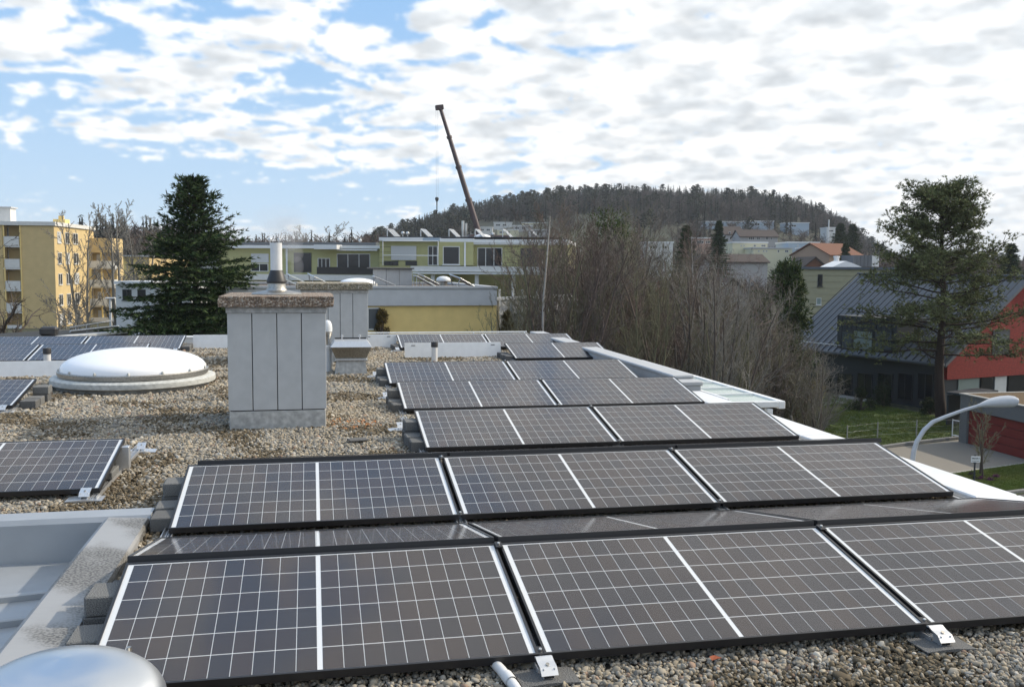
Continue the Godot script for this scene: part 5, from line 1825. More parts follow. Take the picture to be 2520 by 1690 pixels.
func bare_tree(called: String, label: String, seed_: int, h: float, P: Dictionary, bark: Material, twig: Material, group: String, stems := 1) -> Node3D:
	rng.seed = seed_
	var o := thing(called, label, "tree", Vector3.ZERO, 0, group)
	var a := MB.new()
	var b := MB.new()
	for i in stems:
		var lean := Vector3(rng.randfn() * 0.16, 1, rng.randfn() * 0.16).normalized() if stems > 1 else Vector3(rng.randfn() * 0.05, 1, rng.randfn() * 0.05).normalized()
		var off := Vector3(rng.randfn() * 0.3, 0, rng.randfn() * 0.3) if stems > 1 else Vector3.ZERO
		grow(a, b, off, lean, h * rng.randf_range(0.75, 1.0) if stems > 1 else h, h * P.girth, 0, P)
	part(o, "trunk", a.mesh(), bark)
	part(o, "crown", b.mesh(), twig)
	return o

func tall(t: Node3D) -> float:
	var y := 0.0
	for c in t.get_children():
		y = maxf(y, c.mesh.get_aabb().end.y)
	return y

func needle_tuft(b: MB, p: Vector3, d: Vector3, n: int, l: float, w: float, spread: float) -> void:
	var x := d.cross(Vector3(0, 0, 1) if absf(d.z) < 0.8 else Vector3(1, 0, 0)).normalized()
	var y := d.cross(x)
	for i in n:
		var a := rng.randf() * TAU
		var s := x * cos(a) + y * sin(a)
		var dd := (d + s * spread * rng.randf_range(0.4, 1.2)).normalized() * l * rng.randf_range(0.7, 1.2)
		b.blade(p, dd, dd.cross(s + d * 0.3).normalized(), w)

func spruce(h: float, rmax: float, seed_: int, dense: float, from: float) -> Array:
	rng.seed = seed_
	var a := MB.new()
	var b := MB.new()
	b.tinted = true
	a.sweep([Vector3(0, 0, 0), Vector3(0.03, h * 0.4, 0), Vector3(0, h * 0.8, 0.02), Vector3(0, h, 0)], [h * 0.018, h * 0.013, h * 0.006, 0.01], 9)
	var y := h * from
	while y < h * 0.985:
		var t := y / h
		var reach := rmax * pow(1.0 - t, 0.92) * (0.9 + 0.1 * sin(y * 5.0)) + 0.10
		var n := int(lerpf(11.0, 6.0, t))
		var a0 := rng.randf() * TAU
		for i in n:
			var an := a0 + TAU * i / n + rng.randfn() * 0.16
			var out := Vector3(cos(an), 0, sin(an))
			var sideways := Vector3(-sin(an), 0, cos(an))
			var l := reach * rng.randf_range(0.55, 1.18)
			if rng.randf() < 0.08: l *= 0.5
			var rise := lerpf(0.02, 0.85, smoothstep(0.55, 1.0, t))
			var sag := lerpf(0.40, 0.05, t) * rng.randf_range(0.5, 1.2)
			var pts := []
			var k := clampi(int(l / 0.22), 5, 16)
			for j in k + 1:
				var s := float(j) / k
				pts.append(Vector3(0, y + rng.randfn() * 0.01, 0) + out * l * s + Vector3(0, l * (rise * s - sag * s * s + 0.30 * sag * s * s * s * s * 1.6), 0))
			for j in k:
				var p: Vector3 = pts[j]
				var q: Vector3 = pts[j + 1]
				var s := float(j) / k
				if j % 2 == 0:
					a.tube(p, pts[mini(j + 2, k)], 0.012 + 0.02 * (1 - s) * l / rmax, 0.008, 3)
				if s < 0.12: continue
				# side twigs, longer towards the trunk, hanging a little
				for sd in [-1.0, 1.0]:
					var tl := l * 0.42 * (1.0 - s * 0.72) * rng.randf_range(0.7, 1.2) + 0.10
					var td: Vector3 = ((q - p).normalized() * 0.75 + sideways * sd * 0.85 + Vector3(0, -0.16 + 0.2 * t + rng.randfn() * 0.08, 0)).normalized()
					var m := maxi(2, int(tl / 0.13 * dense))
					var hue := rng.randf_range(0.75, 1.25)
					for e in m:
						var u := (e + 0.5) / m
						var pp: Vector3 = p.lerp(q, rng.randf()) + td * tl * u + Vector3(0, -0.10 * tl * u * u, 0)
						b.tint = Color(0.032, 0.054, 0.021) * hue * rng.randf_range(0.7, 1.35)
						if u > 0.75 and rng.randf() < 0.5: b.tint = Color(0.066, 0.098, 0.032) * hue
						needle_tuft(b, pp, td, 5, 0.21, 0.025, 0.85)
				b.tint = Color(0.030, 0.050, 0.020) * rng.randf_range(0.8, 1.3)
				needle_tuft(b, p, (q - p).normalized(), 6, 0.2, 0.022, 0.8)
		y += lerpf(0.25, 0.15, t) * rng.randf_range(0.8, 1.2)
	b.tint = Color(0.040, 0.062, 0.022)
	for i in 9:
		needle_tuft(b, Vector3(0, h * (0.95 + 0.006 * i), 0), Vector3.UP, 7, 0.2, 0.02, 0.5)
	return [a.mesh(), b.mesh()]

func pine(h: float, seed_: int) -> Array:
	rng.seed = seed_
	var a := MB.new()
	var b := MB.new()
	b.tinted = true
	var tp := []
	var tr := []
	for i in 12:
		var t := i / 11.0
		tp.append(Vector3(0.35 * sin(t * 2.2) + 0.1 * sin(t * 9.0), h * t * 0.97, 0.2 * sin(t * 3.0)))
		tr.append(lerpf(0.30, 0.035, pow(t, 0.8)))
	a.sweep(tp, tr, 10)
	var n := 78
	for i in n:
		var t := lerpf(0.26, 0.985, pow(float(i) / (n - 1), 0.85))
		var f := t * 11.0
		var base: Vector3 = (tp[int(f)] as Vector3).lerp(tp[mini(int(f) + 1, 11)], f - int(f))
		var an := i * 2.4 + rng.randfn() * 0.35
		# broad below, a gap in the middle, rounded head on top
		var reach := 4.7 * (1.0 - 0.60 * smoothstep(0.40, 1.0, t)) * rng.randf_range(0.55, 1.1)
		if t > 0.93: reach *= 0.65
		var out := Vector3(cos(an), 0, sin(an))
		var p := base
		var d := (out + Vector3(0, lerpf(-0.12, 0.55, t) + rng.randfn() * 0.12, 0)).normalized()
		var segs := 7
		var rr := lerpf(0.085, 0.03, t)
		for j in segs:
			d = (d + Vector3(rng.randfn(), rng.randfn() * 0.6 + 0.08, rng.randfn()) * 0.18).normalized()
			var q := p + d * reach / segs
			a.tube(p, q, rr * (1.0 - j / 8.5), rr * (1.0 - (j + 1) / 8.5), 5)
			if j >= 2:
				var m := 6
				for e in m:
					var sd := (d * 0.5 + Vector3(rng.randfn(), rng.randfn() * 0.55 + 0.25, rng.randfn())).normalized()
					var sl := rng.randf_range(0.35, 0.95) * (0.55 + 0.45 * reach / 3.6)
					var p1 := p.lerp(q, rng.randf())
					var p2 := p1 + sd * sl
					a.tube(p1, p2, 0.014, 0.007, 3)
					var hue := rng.randf_range(0.7, 1.3)
					for c in 7:
						var pc := p1.lerp(p2, rng.randf_range(0.35, 1.05)) + Vector3(rng.randfn(), rng.randfn(), rng.randfn()) * 0.10
						b.tint = Color(0.15, 0.165, 0.072) * hue * rng.randf_range(0.7, 1.3)
						needle_tuft(b, pc, (sd + Vector3(rng.randfn(), rng.randfn() + 0.4, rng.randfn()) * 0.45).normalized(), 9, 0.19, 0.017, 0.9)
			p = q
	return [a.mesh(), b.mesh()]

func bush(seed_: int, r: Vector3, count: int, leaf: float, c: Color, lumps := 14) -> Array:
	# evergreen or flowering shrub: leaf blades in uneven lumps round a few stems
	rng.seed = seed_
	var a := MB.new()
	var b := MB.new()
	b.tinted = true
	var ctr := []
	for i in lumps:
		var t := rng.randf()
		var an := rng.randf() * TAU
		var w := sqrt(rng.randf()) * (1.0 - 0.75 * t)
		ctr.append([Vector3(cos(an) * w * r.x, r.y * (0.12 + t * 1.75), sin(an) * w * r.z), rng.randf_range(0.16, 0.32) * minf(r.x, r.z) * 1.3])
		a.tube(Vector3(0, 0, 0), ctr[-1][0], 0.05 * r.x, 0.012, 4)
	for i in count:
		var k: Array = ctr[rng.randi() % lumps]
		var d := Vector3(rng.randfn(), rng.randfn(), rng.randfn()).normalized()
		var p: Vector3 = k[0] + d * (k[1] as float) * pow(rng.randf(), 0.4)
		b.tint = c * rng.randf_range(0.6, 1.45)
		var dd := (d + Vector3(rng.randfn(), rng.randfn() + 0.5, rng.randfn()) * 0.6).normalized() * leaf * rng.randf_range(0.7, 1.3)
		b.blade(p, dd, dd.cross(Vector3(rng.randfn(), rng.randfn(), rng.randfn())).normalized(), leaf * 0.16)
	return [a.mesh(), b.mesh()]

func plant(called: String, label: String, cat: String, ms: Array, at: Vector3, bark: Material, leaf: Material, group := "", trunk := "trunk", crown := "crown") -> Node3D:
	var o := thing(called, label, cat, at, 0, group)
	part(o, trunk, ms[0], bark)
	part(o, crown, ms[1], leaf)
	return o

func far_conifer(seed_: int, slim: float) -> ArrayMesh:
	rng.seed = seed_
	var b := MB.new()
	b.tinted = true
	b.tint = Color(0.05, 0.04, 0.03)
	b.tube(Vector3.ZERO, Vector3(0, 0.9, 0), 0.018, 0.006, 4)
	var layers := 13
	for i in layers:
		var t := float(i) / layers
		var y := 0.12 + 0.86 * t
		var rr := slim * pow(1.0 - t, 0.85) + 0.012
		for k in 11:
			var an := rng.randf() * TAU
			var o := Vector3(cos(an), -0.32 + rng.randfn() * 0.15, sin(an)) * rr * rng.randf_range(0.6, 1.15)
			b.tint = Color(1, 1, 1) * rng.randf_range(0.6, 1.4)
			b.blade(Vector3(0, y + rng.randfn() * 0.012, 0) + o * 0.1, o, Vector3(-sin(an), rng.randfn() * 0.3, cos(an)).normalized(), rr * 0.24)
	return b.mesh()

func far_pine(seed_: int) -> ArrayMesh:
	rng.seed = seed_
	var b := MB.new()
	b.tinted = true
	b.tint = Color(2.2, 1.5, 1.2)
	b.tube(Vector3.ZERO, Vector3(0.01, 0.95, 0), 0.014, 0.006, 4)
	for i in 150:
		var t := rng.randf()
		var w := 0.15 * sin(PI * pow(t, 0.7)) + 0.03
		var p := Vector3(rng.randfn() * w * 0.6, 0.55 + 0.42 * t, rng.randfn() * w * 0.6)
		b.tint = Color(1, 1, 1) * rng.randf_range(0.6, 1.5)
		var d := Vector3(rng.randfn(), rng.randfn() * 0.5, rng.randfn()).normalized() * 0.07
		b.blade(p, d, d.cross(Vector3(rng.randfn(), rng.randfn(), rng.randfn())).normalized(), 0.025)
	return b.mesh()

func far_bare(seed_: int) -> ArrayMesh:
	rng.seed = seed_
	var b := MB.new()
	b.tinted = true
	b.tint = Color(1, 1, 1)
	b.tube(Vector3.ZERO, Vector3(0.0, 0.55, 0), 0.014, 0.008, 4)
	for i in 26:
		var an := rng.randf() * TAU
		var up := rng.randf_range(0.5, 1.5)
		var d := Vector3(cos(an), up, sin(an)).normalized()
		var p := Vector3(0, rng.randf_range(0.18, 0.55), 0)
		var q := p + d * rng.randf_range(0.25, 0.46)
		b.tint = Color(1, 1, 1) * rng.randf_range(0.7, 1.3)
		b.tube(p, q, 0.006, 0.003, 3)
		for k in 7:
			var s := p.lerp(q, rng.randf_range(0.35, 1.0))
			var dd := (d + Vector3(rng.randfn(), rng.randfn() * 0.6 + 0.3, rng.randfn()) * 0.7).normalized() * rng.randf_range(0.06, 0.15)
			b.blade(s, dd, dd.cross(Vector3(rng.randfn(), rng.randfn(), rng.randfn())).normalized(), 0.004)
	return b.mesh()

func wood(called: String, label: String, mesh: ArrayMesh, spots: Array) -> void:
	# a far-off wood that reads as one mass: [position, height, width factor, colour]
	mesh.surface_set_material(0, M.needles)
	var mm := MultiMesh.new()
	mm.transform_format = MultiMesh.TRANSFORM_3D
	mm.use_colors = true
	mm.mesh = mesh
	mm.instance_count = spots.size()
	for i in spots.size():
		var s: Array = spots[i]
		mm.set_instance_transform(i, Transform3D(Basis(Vector3.UP, rng.randf() * TAU).scaled(Vector3(s[1] * s[2], s[1], s[1] * s[2])), s[0]))
		mm.set_instance_color(i, s[3])
	var o := MultiMeshInstance3D.new()
	o.name = numbered(called)
	o.multimesh = mm
	o.set_meta("kind", "stuff")
	tag(o, label, "forest")
	add_child(o)

func make_forest() -> void:
	var con := []
	var con2 := []
	var bare := []
	var pin := []
	rng.seed = 404
	var mixn := FastNoiseLite.new()
	mixn.seed = 8; mixn.frequency = 0.011
	for i in 17000:
		var u := rng.randf_range(-700, 3300)
		var d := rng.randf_range(360, 780)
		var top := hill_at(u)
		if top < 14 and d > 560: continue
		var p := deep(u, 652, d)
		var y := land(p.x, p.z)
		p.y = y - 0.3
		var v := 652.0 - (y - EYE.y) / d * FOCAL
		var on_hill := top > 14
		if on_hill:
			var ridge_v := 652.0 - (top - EYE.y) / 690.0 * FOCAL
			var edge := ridge_v + (26.0 if u > 1400 else 90.0)
			if u > 1560: edge = maxf(edge, 552.0)
			if v > edge + 24 * mixn.get_noise_1d(u):
				if rng.randf() > 0.06: continue
			if u > 1165 and u < 1385 and v > 546: continue
		else:
			if d > 480: continue
		var mixv := mixn.get_noise_2d(p.x, p.z) + 0.25 * rng.randfn()
		# conifers dark along the ridge and on its left flank, grey-brown broadleaf on the slope below
		var ridge_ := d > 610 or u < 1350
		if (ridge_ and mixv > -0.42) or mixv > 0.22:
			var s := [p, rng.randf_range(8, 14), rng.randf_range(1.0, 1.5), Color(0.021, 0.034, 0.021) * rng.randf_range(0.7, 1.3)]
			if rng.randf() < 0.5: con.append(s)
			elif rng.randf() < 0.8: con2.append(s)
			else: pin.append([p, rng.randf_range(10, 15), 1.2, Color(0.026, 0.034, 0.020) * rng.randf_range(0.7, 1.3)])
		else:
			bare.append([p, rng.randf_range(7, 12), rng.randf_range(1.2, 1.8), Color(0.072, 0.061, 0.053) * rng.randf_range(0.7, 1.35)])
	# nearer belts of trees: left behind the apartment block, and right of the hill
	for i in 1100:
		var left := rng.randf() < 0.68
		var u := rng.randf_range(190, 960) if left else rng.randf_range(2040, 2900)
		var d := rng.randf_range(230, 340)
		var p := deep(u, 652, d)
		p.y = land(p.x, p.z) - 0.3
		var t := rng.randf()
		var lim := 23.0 if left and u < 520 else (19.0 if left else 14.0)
		if t < (0.4 if u < 520 else 0.12):
			con.append([p, rng.randf_range(0.7, 1.0) * lim, 1.2, Color(0.024, 0.034, 0.020) * rng.randf_range(0.7, 1.3)])
		else:
			bare.append([p, rng.randf_range(0.65, 1.0) * lim, rng.randf_range(1.0, 1.5), Color(0.095, 0.068, 0.055) * rng.randf_range(0.7, 1.3)])
	for i in 500:   # gardens among the hillside houses
		var u := rng.randf_range(1480, 2150)
		var d := rng.randf_range(150, 430)
		var p := deep(u, 652, d)
		p.y = land(p.x, p.z) - 0.2
		bare.append([p, rng.randf_range(3.5, 8.5), rng.randf_range(1.0, 1.6), Color(0.10, 0.075, 0.06) * rng.randf_range(0.7, 1.3)])
	wood("spruce_wood", "dark spruce wood covering the hill and the left skyline", far_conifer(31, 0.17), con)
	wood("fir_wood", "slender dark firs mixed into the wooded hill", far_conifer(32, 0.13), con2)
	wood("pine_wood", "long stemmed pines mixed into the wooded hill", far_pine(33), pin)
	wood("bare_wood", "grey brown leafless wood on the lower slopes", far_bare(34), bare)
	# single pines standing out on the skyline
	var proto: Node3D
	var k := 0
	for s in [[1765, 488, 636], [1784, 486, 640], [1808, 478, 640], [1832, 484, 645], [1858, 480, 640], [1880, 492, 640], [1895, 488, 645], [1720, 505, 650], [1692, 502, 650], [1653, 492, 655]]:
		var p := deep(s[0], s[1], s[2])
		var gy := land(p.x, p.z)
		var h := maxf(p.y - gy, 10.0)
		var m := far_pine(60 + k)
		m.surface_set_material(0, M.needles)
		var o := thing("skyline_pine", "tall bare stemmed pine standing clear on the hill's skyline", "tree", Vector3(p.x, gy, p.z), 0, "pines on the hill's skyline")
		var c := part(o, "crown", m, sky_green)
		o.scale = Vector3(h, h, h)
		k += 1

var sky_green: StandardMaterial3D

func make_trees() -> void:
	sky_green = StandardMaterial3D.new()
	sky_green.vertex_color_use_as_albedo = true
	sky_green.albedo_color = Color(0.026, 0.033, 0.02).linear_to_srgb()
	sky_green.roughness = 0.8
	make_forest()
	# big spruce on the left
	var base := deep(478, 652, 38)
	var o := plant("spruce", "big dark green spruce beyond the roof's far left edge", "tree", spruce(12.1, 6.9, 71, 1.0, 0.30), Vector3(base.x, 0, base.z), M.bark_dark, M.needles)
	# pine on the lawn
	base = on_y(2318, 1030, 0.0)
	o = plant("pine", "tall pine with spreading crown on the lawn before the red gable house", "tree", pine(13.7, 15), Vector3(base.x, 0, base.z), M.bark_pine, M.needles)
	o.scale = Vector3(1.18, 1.0, 1.18)
	o.rotation.y = 2.2
	# mid-distance conifers
	var m1 := spruce(10.0, 2.6, 81, 0.4, 0.06)
	for s in [[1690, 556, 120, 1.0, "brownish spruce among the bare trees"], [1770, 545, 150, 1.0, "dark spruce standing before the cream hillside house"], [2082, 600, 150, 1.0, "dark spruce before the orange roof"], [2070, 550, 230, 1.3, "dark conifer group right of the white tower house"], [2100, 552, 235, 1.3, "second dark conifer right of the white tower house"], [2490, 600, 130, 1.4, "dark conifer behind the ridge of the slate roof"]]:
		var p := deep(s[0], s[1], s[2])
		var gy := land(p.x, p.z)
		var h := p.y - gy
		var t := plant("conifer", s[4], "tree", m1, Vector3(p.x, gy, p.z), M.bark_dark, M.needles, "dark conifers among the houses")
		t.scale = Vector3(h / 10.0 * s[3], h / 10.0, h / 10.0 * s[3])
		t.rotation.y = s[0]
	# green pines inside the thicket
	for s in [[1508, 478, 70, 3.4, 3, "bushy green pine rising behind the birches"], [1945, 632, 62, 1.9, 4, "bushy green pine before the beige building"], [1870, 700, 64, 1.3, 5, "low green conifer among the bare shrubs"]]:
		var p := deep(s[0], s[1], s[2])
		var hh := p.y * 0.5
		plant("green_pine", s[5], "tree", bush(90 + s[4], Vector3(s[3], hh, s[3]), 14000, 0.27, Color(0.060, 0.082, 0.026), 54), Vector3(p.x, 0, p.z), M.bark_dark, M.needles, "bushy green pines among the bare trees")
	# thujas by the yellow wall
	for s in [[935, 40, 0.34, 2.2, "slim brownish green thuja beside the yellow wall's window"], [1238, 40.5, 0.36, 2.1, "orange tinged thuja at the corner of the yellow wall"]]:
		var p := deep(s[0], 800, s[1])
		plant("thuja", s[4], "shrub", bush(int(s[0]), Vector3(s[2], 0.62, s[2]), 2600, 0.10, Color(0.085, 0.062, 0.02), 22), Vector3(p.x, p.y - 0.5, p.z) + Vector3(0, 0, 0.9), M.bark_dark, M.leaves, "thujas by the yellow wall")
	# leafless thicket: a few kinds of tree, many of each
	var up := {"segs": [9, 6, 4, 3], "kids": [13, 6, 5], "start": 0.16, "wob": 0.14, "up": [0.02, 0.10, 0.10, 0.06], "ang": [0.55, 0.55, 0.6], "ratio": [0.52, 0.48, 0.5], "thick": 0.55, "thin": 0.0055, "girth": 0.0105}
	var wide := {"segs": [7, 6, 4, 3], "kids": [13, 8, 5], "start": 0.10, "wob": 0.17, "up": [0.0, 0.04, 0.02, 0.0], "ang": [0.85, 0.8, 0.8], "ratio": [0.6, 0.5, 0.48], "thick": 0.6, "thin": 0.0055, "girth": 0.015}
	var birch := {"segs": [10, 6, 5, 4], "kids": [22, 8, 5], "start": 0.25, "wob": 0.08, "up": [0.03, 0.08, -0.02, -0.10], "ang": [0.6, 0.6, 0.6], "ratio": [0.38, 0.5, 0.55], "thick": 0.5, "thin": 0.005, "girth": 0.0095}
	var G := "leafless trees of the thicket"
	var kinds := [
		bare_tree("hazel_tree", "many stemmed olive grey leafless tree in the thicket", 201, 10.0, up, M.bark_olive, M.bark_olive, G, 5),
		bare_tree("red_twig_tree", "reddish twigged leafless tree in the thicket", 202, 10.0, up, M.bark_red, M.bark_red, G, 4),
		bare_tree("grey_tree", "grey leafless broad tree in the thicket", 203, 10.0, wide, M.bark_grey, M.bark_grey, G, 2),
		bare_tree("birch_tree", "white stemmed birch with fine hanging twigs in the thicket", 204, 10.0, birch, M.bark_birch, M.bark_red, G, 1),
		bare_tree("dark_tree", "dark brown leafless tree in the thicket", 205, 10.0, up, M.bark_dark, M.bark_grey, G, 4),
		bare_tree("tangled_shrub", "low tangled leafless shrub in the thicket", 206, 10.0, wide, M.bark_grey, M.bark_red, G, 5)]
	# [column of the stem, top row, depth, kind]
	var spots := []
	rng.seed = 909
	var tops := [[1280, 640], [1330, 560], [1380, 505], [1430, 535], [1520, 560], [1600, 540], [1680, 550], [1760, 590], [1840, 660], [1900, 700], [1960, 760], [2040, 850], [2100, 890]]
	for i in 60:
		var u := 1290.0 + 740.0 * pow((i + rng.randf()) / 60.0, 1.0)
		var v := 890.0
		for j in tops.size() - 1:
			if u >= tops[j][0] and u < tops[j + 1][0]:
				v = lerpf(tops[j][1], tops[j + 1][1], (u - tops[j][0]) / (tops[j + 1][0] - tops[j][0]))
		if u > 1800.0 and rng.randf() < 0.35: continue
		v += absf(rng.randfn()) * (55.0 if u < 1700 else 30.0)
		var kind: int = [0, 0, 1, 1, 2, 2, 4, 4, 0, 3][rng.randi() % 10]
		if u > 1720: kind = [0, 2, 5, 5, 4, 2][rng.randi() % 6]
		spots.append([u, v, rng.randf_range(34, 58) if u < 1900 else rng.randf_range(40, 55), kind])
	for s in [[1345, 480, 36, 3], [1402, 484, 38, 0], [1470, 500, 42, 1], [1430, 492, 40, 1], [1575, 480, 44, 0], [1700, 545, 47, 3], [1620, 500, 46, 2], [1530, 520, 43, 1], [1375, 495, 37, 1]]:
		spots.append(s)
	var first := [true, true, true, true, true, true]
	for s in spots:
		var p := deep(s[0], s[1], s[2])
		var t: Node3D = kinds[s[3]]
		var h := maxf(p.y, 2.0) / tall(t)
		if first[s[3]]:
			first[s[3]] = false
			t.position = Vector3(p.x, 0, p.z)
			t.rotation.y = rng.randf() * TAU
			t.scale = Vector3(h, h, h)
		else:
			copy(t, Vector3(p.x, 0, p.z), rng.randf() * TAU, Vector3(h, h, h) * Vector3(rng.randf_range(0.85, 1.15), 1, rng.randf_range(0.85, 1.15)))
	# trees on the left
	var pol := {"segs": [6, 6, 4, 3], "kids": [9, 7, 6], "start": 0.35, "wob": 0.24, "up": [0.0, 0.06, 0.08, 0.05], "ang": [0.9, 0.75, 0.7], "ratio": [0.75, 0.4, 0.4], "thick": 0.7, "thin": 0.008, "girth": 0.035}
	o = bare_tree("pollard_tree", "gnarled dark pollarded tree before the apartment block's balconies", 301, 6.2, pol, M.bark_dark, M.bark_dark, "", 1)
	base = deep(18, 652, 52)
	o.position = Vector3(base.x, 0.3, base.z)
	o.scale = Vector3.ONE * 1.25
	var thinp := {"segs": [10, 7, 5, 3], "kids": [13, 7, 6], "start": 0.22, "wob": 0.09, "up": [0.02, 0.07, 0.06, 0.03], "ang": [0.55, 0.55, 0.6], "ratio": [0.5, 0.42, 0.4], "thick": 0.55, "thin": 0.011, "girth": 0.010}
	var th := bare_tree("slender_tree", "slender leafless tree before the sunlit apartment wall, left one", 302, 10.0, thinp, M.bark_grey, M.bark_grey, "slender bare trees before the apartment block", 2)
	var lab := ["slender leafless tree before the sunlit apartment wall, left one", "slender leafless tree before the apartment balconies", "slender leafless tree between apartment block and spruce", "low leafless bush at the foot of the apartment wall", "low leafless bush beside the handrail terrace", "leafless tree crown above the left wood's edge"]
	var k := 0
	for s in [[215, 500, 88], [268, 485, 92], [310, 515, 96], [150, 720, 70], [205, 725, 66], [800, 545, 170]]:
		var p := deep(s[0], s[1], s[2])
		var h := p.y / tall(th)
		if k == 0:
			th.position = Vector3(p.x, 0, p.z)
			th.scale = Vector3.ONE * h
		else:
			copy(th, Vector3(p.x, land(p.x, p.z), p.z), k * 1.3, Vector3(1.25 if k < 3 else 1.9, 1, 1.25 if k < 3 else 1.9) * h, lab[k])
		k += 1
	# garden plants on the right
	var shr := {"segs": [6, 5, 4, 3], "kids": [8, 5, 4], "start": 0.2, "wob": 0.12, "up": [0.04, 0.06, 0.05, 0.03], "ang": [0.5, 0.5, 0.5], "ratio": [0.55, 0.5, 0.5], "thick": 0.6, "thin": 0.006, "girth": 0.012}
	o = bare_tree("young_tree", "young leafless tree with three stems beside the private sign", 311, 3.2, shr, M.bark_dark, M.bark_olive, "", 3)
	o.position = on_y(2415, 1172, 0.0)
	for s in [[2010, 985, 0.9, 0.75, 21, "yellow forsythia bush beside the footpath"], [1625, 850, 1.4, 1.0, 22, "yellow forsythia bush deep in the thicket"]]:
		var p := on_y(s[0], s[1] + 12, 0.0)
		plant("forsythia", s[5], "shrub", bush(s[4], Vector3(s[2], s[3], s[2]), 2200, 0.07, Color(0.52, 0.34, 0.02), 18), p, M.bark_dark, M.leaves, "yellow forsythias")
	k = 0
	for s in [[2175, 1000, 1.0, 0.9], [2120, 1010, 0.8, 0.7], [2290, 1020, 0.7, 0.5]]:
		plant("evergreen_bush", "dark evergreen bush at the foot of the slate roofed house, %s" % ["under the dormer", "beside the footpath", "by the pine trunk"][k], "shrub", bush(40 + k, Vector3(s[2], s[3], s[2]), 3200, 0.11, Color(0.03, 0.042, 0.018), 18), on_y(s[0], s[1], 0.0), M.bark_dark, M.leaves, "evergreen bushes before the slate roofed house")
		k += 1
	k = 0
	for s in [[2418, 1182], [2436, 1186], [2452, 1178], [2392, 1172], [2400, 1182]]:
		plant("heather_clump", "small purple heather clump in the verge, %s the young tree" % ["at the foot of", "right of", "farthest from", "left of", "in front of"][k], "plant", bush(50 + k, Vector3(0.20, 0.09, 0.20), 420, 0.05, Color(0.11, 0.03, 0.085) if k < 3 else Color(0.05, 0.04, 0.045), 10), on_y(s[0], s[1], 0.0), M.bark_dark, M.leaves, "heather clumps in the verge")
		k += 1
	# grass blades so that the lawns are not bare sheets
	var gm := MB.new()
	gm.tinted = true
	rng.seed = 66
	for i in 14:
		gm.tint = Color(1, 1, 1) * rng.randf_range(0.7, 1.3)
		var d := Vector3(rng.randfn() * 0.03, 0.06, rng.randfn() * 0.03)
		gm.blade(Vector3(rng.randfn() * 0.05, 0, rng.randfn() * 0.05), d, Vector3(rng.randfn(), 0, rng.randfn()).normalized(), 0.006)
	var gmesh := gm.mesh()
	gmesh.surface_set_material(0, M.leaves)
	var buf := PackedFloat32Array()
	var polys := [[on_y(1700, 930, 0), on_y(2000, 966, 0), on_y(2390, 1042, 0), on_y(2374, 1075, 0), on_y(2180, 1099, 0), on_y(1900, 1150, 0)], [on_y(2335, 1170, 0), on_y(2560, 1139, 0), on_y(2600, 1196, 0), on_y(2240, 1250, 0)]]
	var patch := FastNoiseLite.new()
	patch.seed = 12; patch.frequency = 0.25
	for poly in polys:
		var pv := PackedVector2Array()
		var lo := Vector2(1e9, 1e9)
		var hi := -lo
		for p in poly:
			pv.push_back(Vector2(p.x, p.z))
			lo = lo.min(pv[-1]); hi = hi.max(pv[-1])
		for i in 26000:
			var q := Vector2(rng.randf_range(lo.x, hi.x), rng.randf_range(lo.y, hi.y))
			if not Geometry2D.is_point_in_polygon(q, pv): continue
			var s := rng.randf_range(0.8, 1.7)
			var f := 0.5 + 0.5 * patch.get_noise_2dv(q)
			var c := Color(0.105, 0.17, 0.026).lerp(Color(0.14, 0.145, 0.04), f) * rng.randf_range(0.75, 1.25)
			var an := rng.randf() * TAU
			buf.append_array(PackedFloat32Array([cos(an) * s, 0, sin(an) * s, q.x, 0, s, 0, 0.013, -sin(an) * s, 0, cos(an) * s, q.y, c.r, c.g, c.b, 1]))
	var mm := MultiMesh.new()
	mm.transform_format = MultiMesh.TRANSFORM_3D
	mm.use_colors = true
	mm.mesh = gmesh
	mm.instance_count = buf.size() / 16
	mm.buffer = buf
	var gi := MultiMeshInstance3D.new()
	gi.name = "grass"
	gi.multimesh = mm
	gi.set_meta("kind", "stuff")
	tag(gi, "short green grass of the lawn and the verge", "grass")
	add_child(gi)
	# parked white car and folded orange parasols behind the thicket
	var cp := on_y(1745, 800, 0.0)
	var cd := deep(1745, 800, 118)
	var car := thing("parked_car", "white car parked beyond the bare thicket", "car", Vector3(cd.x, land(cd.x, cd.z), cd.z), 0.35)
	var b := MB.new()
	b.prism([Vector2(-2.1, 0.35), Vector2(-2.15, 0.75), Vector2(-1.9, 0.9), Vector2(-1.3, 0.95), Vector2(-0.75, 1.4), Vector2(0.9, 1.42), Vector2(1.6, 1.0), Vector2(2.1, 0.9), Vector2(2.15, 0.5), Vector2(2.1, 0.35)], -0.85, 0.85)
	part(car, "body", b.mesh(), M.car_white)
	b = MB.new()
	b.prism([Vector2(-1.15, 0.98), Vector2(-0.7, 1.34), Vector2(0.85, 1.36), Vector2(1.4, 1.0)], -0.862, 0.862)
	part(car, "window", b.mesh(), M.pane_dark)
	for x in [-1.3, 1.35]:
		for z in [-0.8, 0.8]:
			b = MB.new()
			b.rod(Vector3(x, 0.32, z - 0.1), Vector3(x, 0.32, z + 0.1), 0.32, 16)
			part(car, "wheel", b.mesh(), M.rubber)
	k = 0
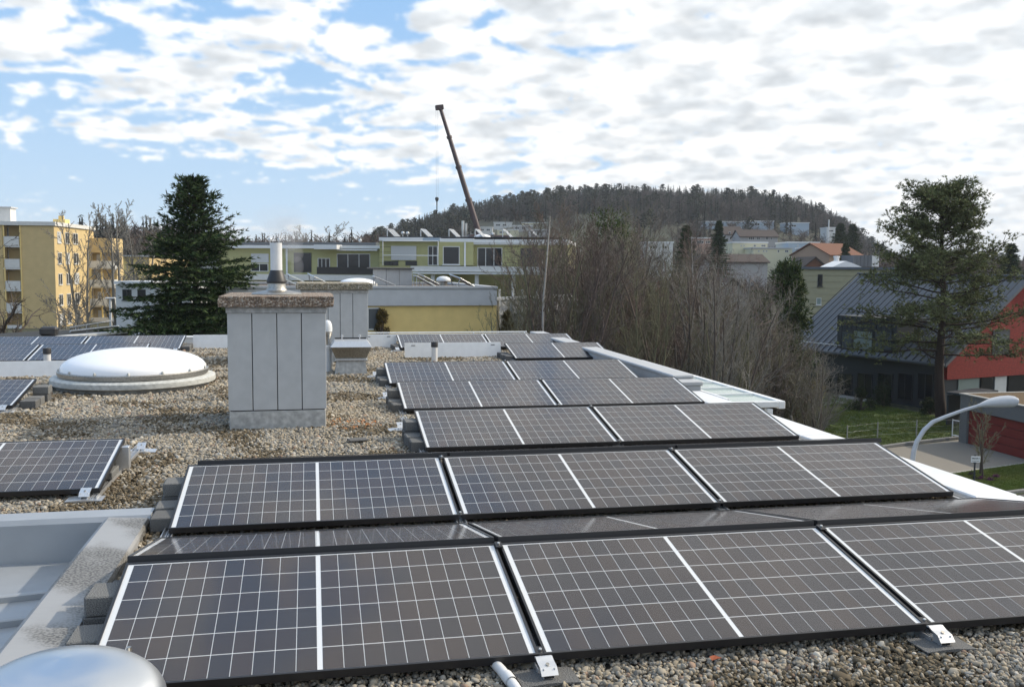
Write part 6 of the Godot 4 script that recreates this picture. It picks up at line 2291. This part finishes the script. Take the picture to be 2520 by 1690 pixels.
	for s in [[1612, 728, 100, 1.6], [1620, 722, 101, 1.9], [1637, 712, 102, 0.6]]:
		var p := deep(s[0], s[1], s[2])
		b = MB.new()
		b.lathe([Vector2(0.02, s[3] as float), Vector2(0.16, s[3] * 0.55), Vector2(0.22, 0.0), Vector2(0.18, -0.7), Vector2(0.03, -0.75), Vector2(0.03, -(p.y))], 10)
		whole("folded_parasol", "folded orange parasol beyond the thicket, %s" % ["left of the pair", "right of the pair", "short one standing apart"][k], "parasol", b.mesh(), M.wood_orange, p, "folded orange parasols")
		k += 1
# ---------------------------------------------------------------- all of it
func _ready() -> void:
	cam_basis = Basis(Vector3.UP, deg_to_rad(-11.882)) * Basis(Vector3.RIGHT, deg_to_rad(-4.668)) * Basis(Vector3.BACK, deg_to_rad(0.421))
	var cam := Camera3D.new()
	cam.name = "camera"
	cam.transform = Transform3D(cam_basis, EYE)
	cam.fov = rad_to_deg(2.0 * atan(845.0 / FOCAL))
	cam.near = 0.05
	cam.far = 6000.0
	add_child(cam)
	cam.current = true
	var env := Environment.new()
	env.background_mode = Environment.BG_SKY
	env.sky = make_sky()
	env.background_energy_multiplier = 1.0
	env.tonemap_mode = Environment.TONE_MAPPER_LINEAR
	env.tonemap_exposure = 1.08
	env.sdfgi_enabled = true
	env.ssao_enabled = true
	env.ssil_enabled = true
	env.fog_enabled = true
	env.fog_mode = Environment.FOG_MODE_EXPONENTIAL
	env.fog_density = 0.00019
	env.fog_light_color = Color(0.90, 0.92, 0.95)
	env.volumetric_fog_enabled = true
	env.volumetric_fog_density = 0.0
	var we := WorldEnvironment.new()
	we.name = "environment"
	we.environment = env
	add_child(we)
	var sun := DirectionalLight3D.new()
	sun.name = "sun"
	sun.light_color = Color(1.0, 0.95, 0.87)
	sun.light_energy = 1.2
	sun.light_angular_distance = 1.2
	sun.shadow_enabled = true
	add_child(sun)
	sun.look_at_from_position(Vector3.ZERO, -Vector3(0.81, 0.58, -0.10), Vector3.UP)
	make_materials()
	make_ground()
	make_grounds()
	make_roof()
	make_buildings()
	make_trees()
	make_panels()
	make_roof_things()
	make_gravel()
	make_steam()
	panel_proto.free()

func make_steam() -> void:
	# thin steam drifting up from the flue of the neighbouring roof
	var k := 0
	for s in [[731, 655, 0.28, 0.5, 0.45], [722, 622, 0.42, 0.5, 0.40], [712, 590, 0.6, 0.55, 0.30], [698, 562, 0.85, 0.6, 0.17], [716, 555, 0.6, 0.5, 0.15], [690, 538, 1.15, 0.7, 0.08], [742, 575, 0.5, 0.4, 0.12]]:
		var f := FogVolume.new()
		f.name = numbered("steam")
		f.shape = RenderingServer.FOG_VOLUME_SHAPE_ELLIPSOID
		f.size = Vector3(s[2] * 1.5, s[3] * 1.3, s[2] * 1.5)
		var m := FogMaterial.new()
		m.density = s[4]
		m.albedo = Color(0.97, 0.97, 0.98)
		f.material = m
		f.position = deep(s[0], s[1], 30.0)
		f.set_meta("kind", "stuff")
		f.set_meta("label", "thin white steam drifting behind the bright flue, puff %d" % (k + 1))
		add_child(f)
		k += 1
